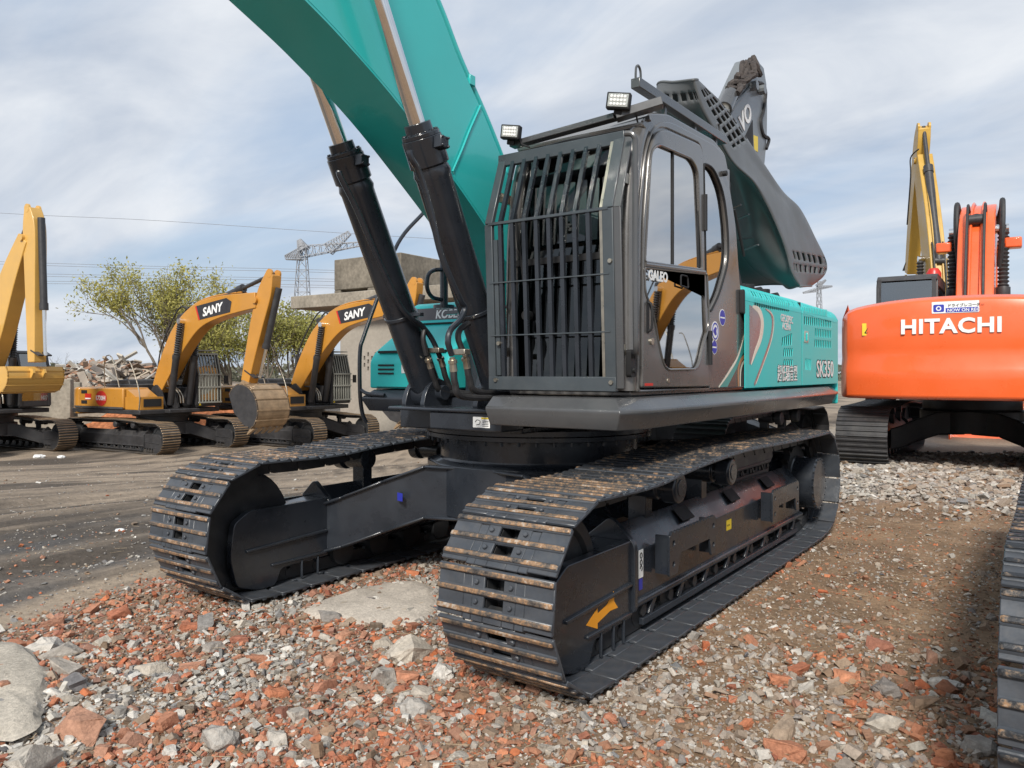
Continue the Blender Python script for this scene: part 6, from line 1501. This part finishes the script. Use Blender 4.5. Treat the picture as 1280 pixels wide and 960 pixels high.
# ---------------------------------------------------------------- trees
def leaf_mat(name, c1, c2):
    m = bpy.data.materials.new(name); m.use_nodes = True; N, L = m.node_tree.nodes, m.node_tree.links; b = N['Principled BSDF']
    t = N.new('ShaderNodeTexCoord'); n = N.new('ShaderNodeTexNoise'); n.inputs['Scale'].default_value = .9; n.inputs['Detail'].default_value = 6; n.inputs['Roughness'].default_value = .8; L.new(t.outputs['Object'], n.inputs[0])
    r = N.new('ShaderNodeValToRGB'); L.new(n.outputs[0], r.inputs[0]); r.color_ramp.elements[0].position = .35; r.color_ramp.elements[0].color = (*c1, 1); r.color_ramp.elements[1].position = .65; r.color_ramp.elements[1].color = (*c2, 1)
    L.new(r.outputs[0], b.inputs['Base Color']); b.inputs['Roughness'].default_value = .7; b.inputs['Specular IOR Level'].default_value = .2
    tl = N.new('ShaderNodeBsdfTranslucent'); L.new(r.outputs[0], tl.inputs[0]); mx = N.new('ShaderNodeMixShader'); mx.inputs[0].default_value = .35
    o = N['Material Output']; L.new(b.outputs[0], mx.inputs[1]); L.new(tl.outputs[0], mx.inputs[2]); L.new(mx.outputs[0], o.inputs[0]); return m
M['leaf1'] = leaf_mat('yellow green leaves', (.27, .27, .07), (.54, .48, .15)); M['leaf2'] = leaf_mat('green leaves', (.22, .24, .065), (.46, .42, .13))
def tree(px, v, h, spread, leaves, label, seed, lm='leaf1', stems=1, start=.18, lean=0, depth=5, ls=.10, group='trees behind the yard'):
    r = random.Random(seed); base = at(px, v, 0); base.z = gz(base) - .1
    T = thing('tree', label, 'tree', base, 0, group); wood = G(); tips = []
    def grow(p, d, l, rad, lev):
        pts = [p]; n = 4
        for i in range(n):
            d = (d + Vector((r.gauss(0, .13), r.gauss(0, .13), r.gauss(.02, .08)))).normalized(); p = p + d * l / n; pts.append(p)
            if lev >= 2: tips.append((p, lev))
        wood.tube(pts, [rad * (1 - .45 * i / n) for i in range(n + 1)], 5 if lev > 1 else 8, caps=False)
        if lev >= depth: return
        k = 3 if lev < 3 else r.choice((2, 3))
        for i in range(k):
            a = r.uniform(0, 2*PI); sp_ = r.uniform(.35, .85) * spread; q = (d + Vector((math.cos(a) * sp_, math.sin(a) * sp_, r.uniform(-.1, .35)))).normalized()
            grow(pts[-1 if i == 0 else r.choice((2, 3, 4))], q, l * r.uniform(.62, .82), rad * .58, lev + 1)
    for s_ in range(stems):
        a = 2 * PI * s_ / stems + r.uniform(0, 1); d = Vector((math.cos(a) * .17 * (stems > 1) + lean, math.sin(a) * .17 * (stems > 1), 1)).normalized(); grow(Vector((0, 0, 0)), d, h * .30, h * .011 + .02, 0)
    wood.build('trunk', 'bark', T)
    if leaves:
        rn = np.random.default_rng(seed); tp = np.array([t[0][:] for t in tips if t[1] >= depth - 1]); c = tp[rn.integers(len(tp), size=leaves)] + rn.normal(size=(leaves, 3)) * .24
        dirs = rn.normal(size=(leaves, 3)); dirs /= np.linalg.norm(dirs, axis=1)[:, None]; d2 = np.cross(dirs, rn.normal(size=(leaves, 3))); d2 /= np.linalg.norm(d2, axis=1)[:, None]
        s1 = (rn.uniform(.6, 1.3, leaves) * ls)[:, None]; s2 = s1 * .38
        vv_ = np.stack([c - dirs * s1, c + d2 * s2, c + dirs * s1, c - d2 * s2], 1).reshape(-1, 3)
        me = np_mesh('crown', vv_, np.arange(leaves * 4).reshape(-1, 4), 4); me.materials.append(M[lm]); link('crown', me, T)
    return T
tree(203, 42, 9.6, .66, 9000, 'tall sparse yellow green tree rising behind the first ochre excavator', 11, stems=3, lean=.02)
tree(292, 46, 8.8, .7, 6500, 'rounded yellow green tree behind the first machine boom', 12, 'leaf1', stems=3)
tree(325, 44, 7.2, .9, 6000, 'greener low tree seen under the first machine boom', 13, 'leaf2', stems=3)
tree(366, 45, 7.6, .75, 6500, 'bushy green tree between the two ochre booms', 14, 'leaf2', stems=3)
tree(255, 50, 7.0, .9, 5000, 'small green tree behind the rubble heap end', 16, 'leaf2', stems=2)
tree(90, 44, 3.9, 1.1, 0, 'small bare tree above the grey wall at left', 15, stems=2, depth=5, group='bare trees')
tree(160, 43, 3.4, 1.2, 500, 'nearly leafless shrub on top of the rubble heap', 17, stems=2, depth=4, group='bare trees')
# ---------------------------------------------------------------- pylons and wires
def lattice(g, a, b, w0, w1, n, r):
    a, b = Vector(a), Vector(b); d = (b - a).normalized(); s1 = d.cross(Vector((0, 0, 1)) if abs(d.z) < .9 else FW).normalized(); s2 = d.cross(s1).normalized(); prev = None
    for i in range(n + 1):
        c = a.lerp(b, i / n); w = (w0 + (w1 - w0) * i / n) / 2; q = [c + s1 * w * x_ + s2 * w * y_ for x_, y_ in ((-1, -1), (1, -1), (1, 1), (-1, 1))]
        for k in range(4): g.bar(q[k], q[(k+1) % 4], r, r)
        if prev:
            for k in range(4): g.bar(prev[k], q[k], r * 1.3, r * 1.3); g.bar(prev[k], q[(k+1) % 4], r, r)
        prev = q
def pylon(px, v, ytop, label, sc=1., arm=None):
    T = thing('pylon', label, 'pylon', (0, 0, 0), 0, 'power pylons'); top = ypx(ytop, v); c0 = at(px, v, -2); c1 = at(px, v, top); r = .085 * sc * v / 140
    g = G(); lattice(g, c0, c1, 4.2 * sc, 1.3 * sc, 13, r); g.build('mast', 'pylon', T)
    g = G()
    for (p0, q0), (p1, q1) in arm: lattice(g, at(p0, v, ypx(q0, v)), at(p1, v, ypx(q1, v)), 2.0 * sc, .7 * sc, 9, r)
    g.build('crossarm', 'pylon', T); return T
pylon(378, 140, 310, 'tall lattice power pylon with a wide arm above the concrete building', 1, arm=[((376, 315), (450, 305)), ((376, 318), (357, 322)), ((380, 312), (374, 300)), ((410, 312), (437, 291))])
pylon(1024, 300, 352, 'faint distant lattice pylon above the teal engine panels', .8, arm=[((1022, 360), (1040, 358)), ((1022, 362), (1004, 366)), ((1022, 358), (1032, 350))])
for k, (y0_, y1_, y2_) in enumerate(((263, 276, 294), (325, 333, 338), (328, 336, 341), (340, 345, 349), (343, 348, 352), (350, 353, 357), (353, 356, 360))):
    v = 136; g = G(); g.tube(cr([at(-60, v, ypx(y0_, v)), at(60, v, ypx(y0_ + (y1_ - y0_) * .5, v)), at(200, v, ypx(y1_, v)), at(420 if k else 470, v, ypx(y2_, v)), at(800, v + 20, ypx(y2_ - 3, v))], 8), .036, 4)
    o = g.build('power_cable', 'pylon', None); o['category'] = 'cable'; o['group'] = 'power cables'; o['label'] = 'highest single power cable crossing the sky at left' if k == 0 else 'thin power cable in the band of six below the highest one'
# far tree belt along the horizon
g = G(); rn = np.random.default_rng(3); n = 26000; ang = rn.uniform(-1.0, 1.0, n); v = rn.uniform(190, 230, n); u = ang * v; X_ = CAM[0] + RT.x * u + FW.x * v; Y_ = CAM[1] + RT.y * u + FW.y * v
hh_ = (2.0 + 3.2 * fbm(u * .03, v * .0 + 1, 4, 5)) ; Zc = rn.uniform(-1.5, 1, n) * hh_; c = np.stack([X_, Y_, Zc], 1); dirs = rn.normal(size=(n, 3)); d2 = np.cross(dirs, rn.normal(size=(n, 3)))
dirs /= np.linalg.norm(dirs, axis=1)[:, None]; d2 /= np.linalg.norm(d2, axis=1)[:, None]; s1 = rn.uniform(.5, 1.1, n)[:, None]
me = np_mesh('treeline', np.stack([c - dirs * s1, c + d2 * s1 * .6, c + dirs * s1, c - d2 * s1 * .6], 1).reshape(-1, 3), np.arange(n * 4).reshape(-1, 4), 4); M['leaf3'] = leaf_mat('far foliage', (.13, .14, .10), (.22, .21, .15)); me.materials.append(M['leaf3']); o = link('treeline', me, kind='stuff'); o['label'] = 'distant belt of trees along the horizon'
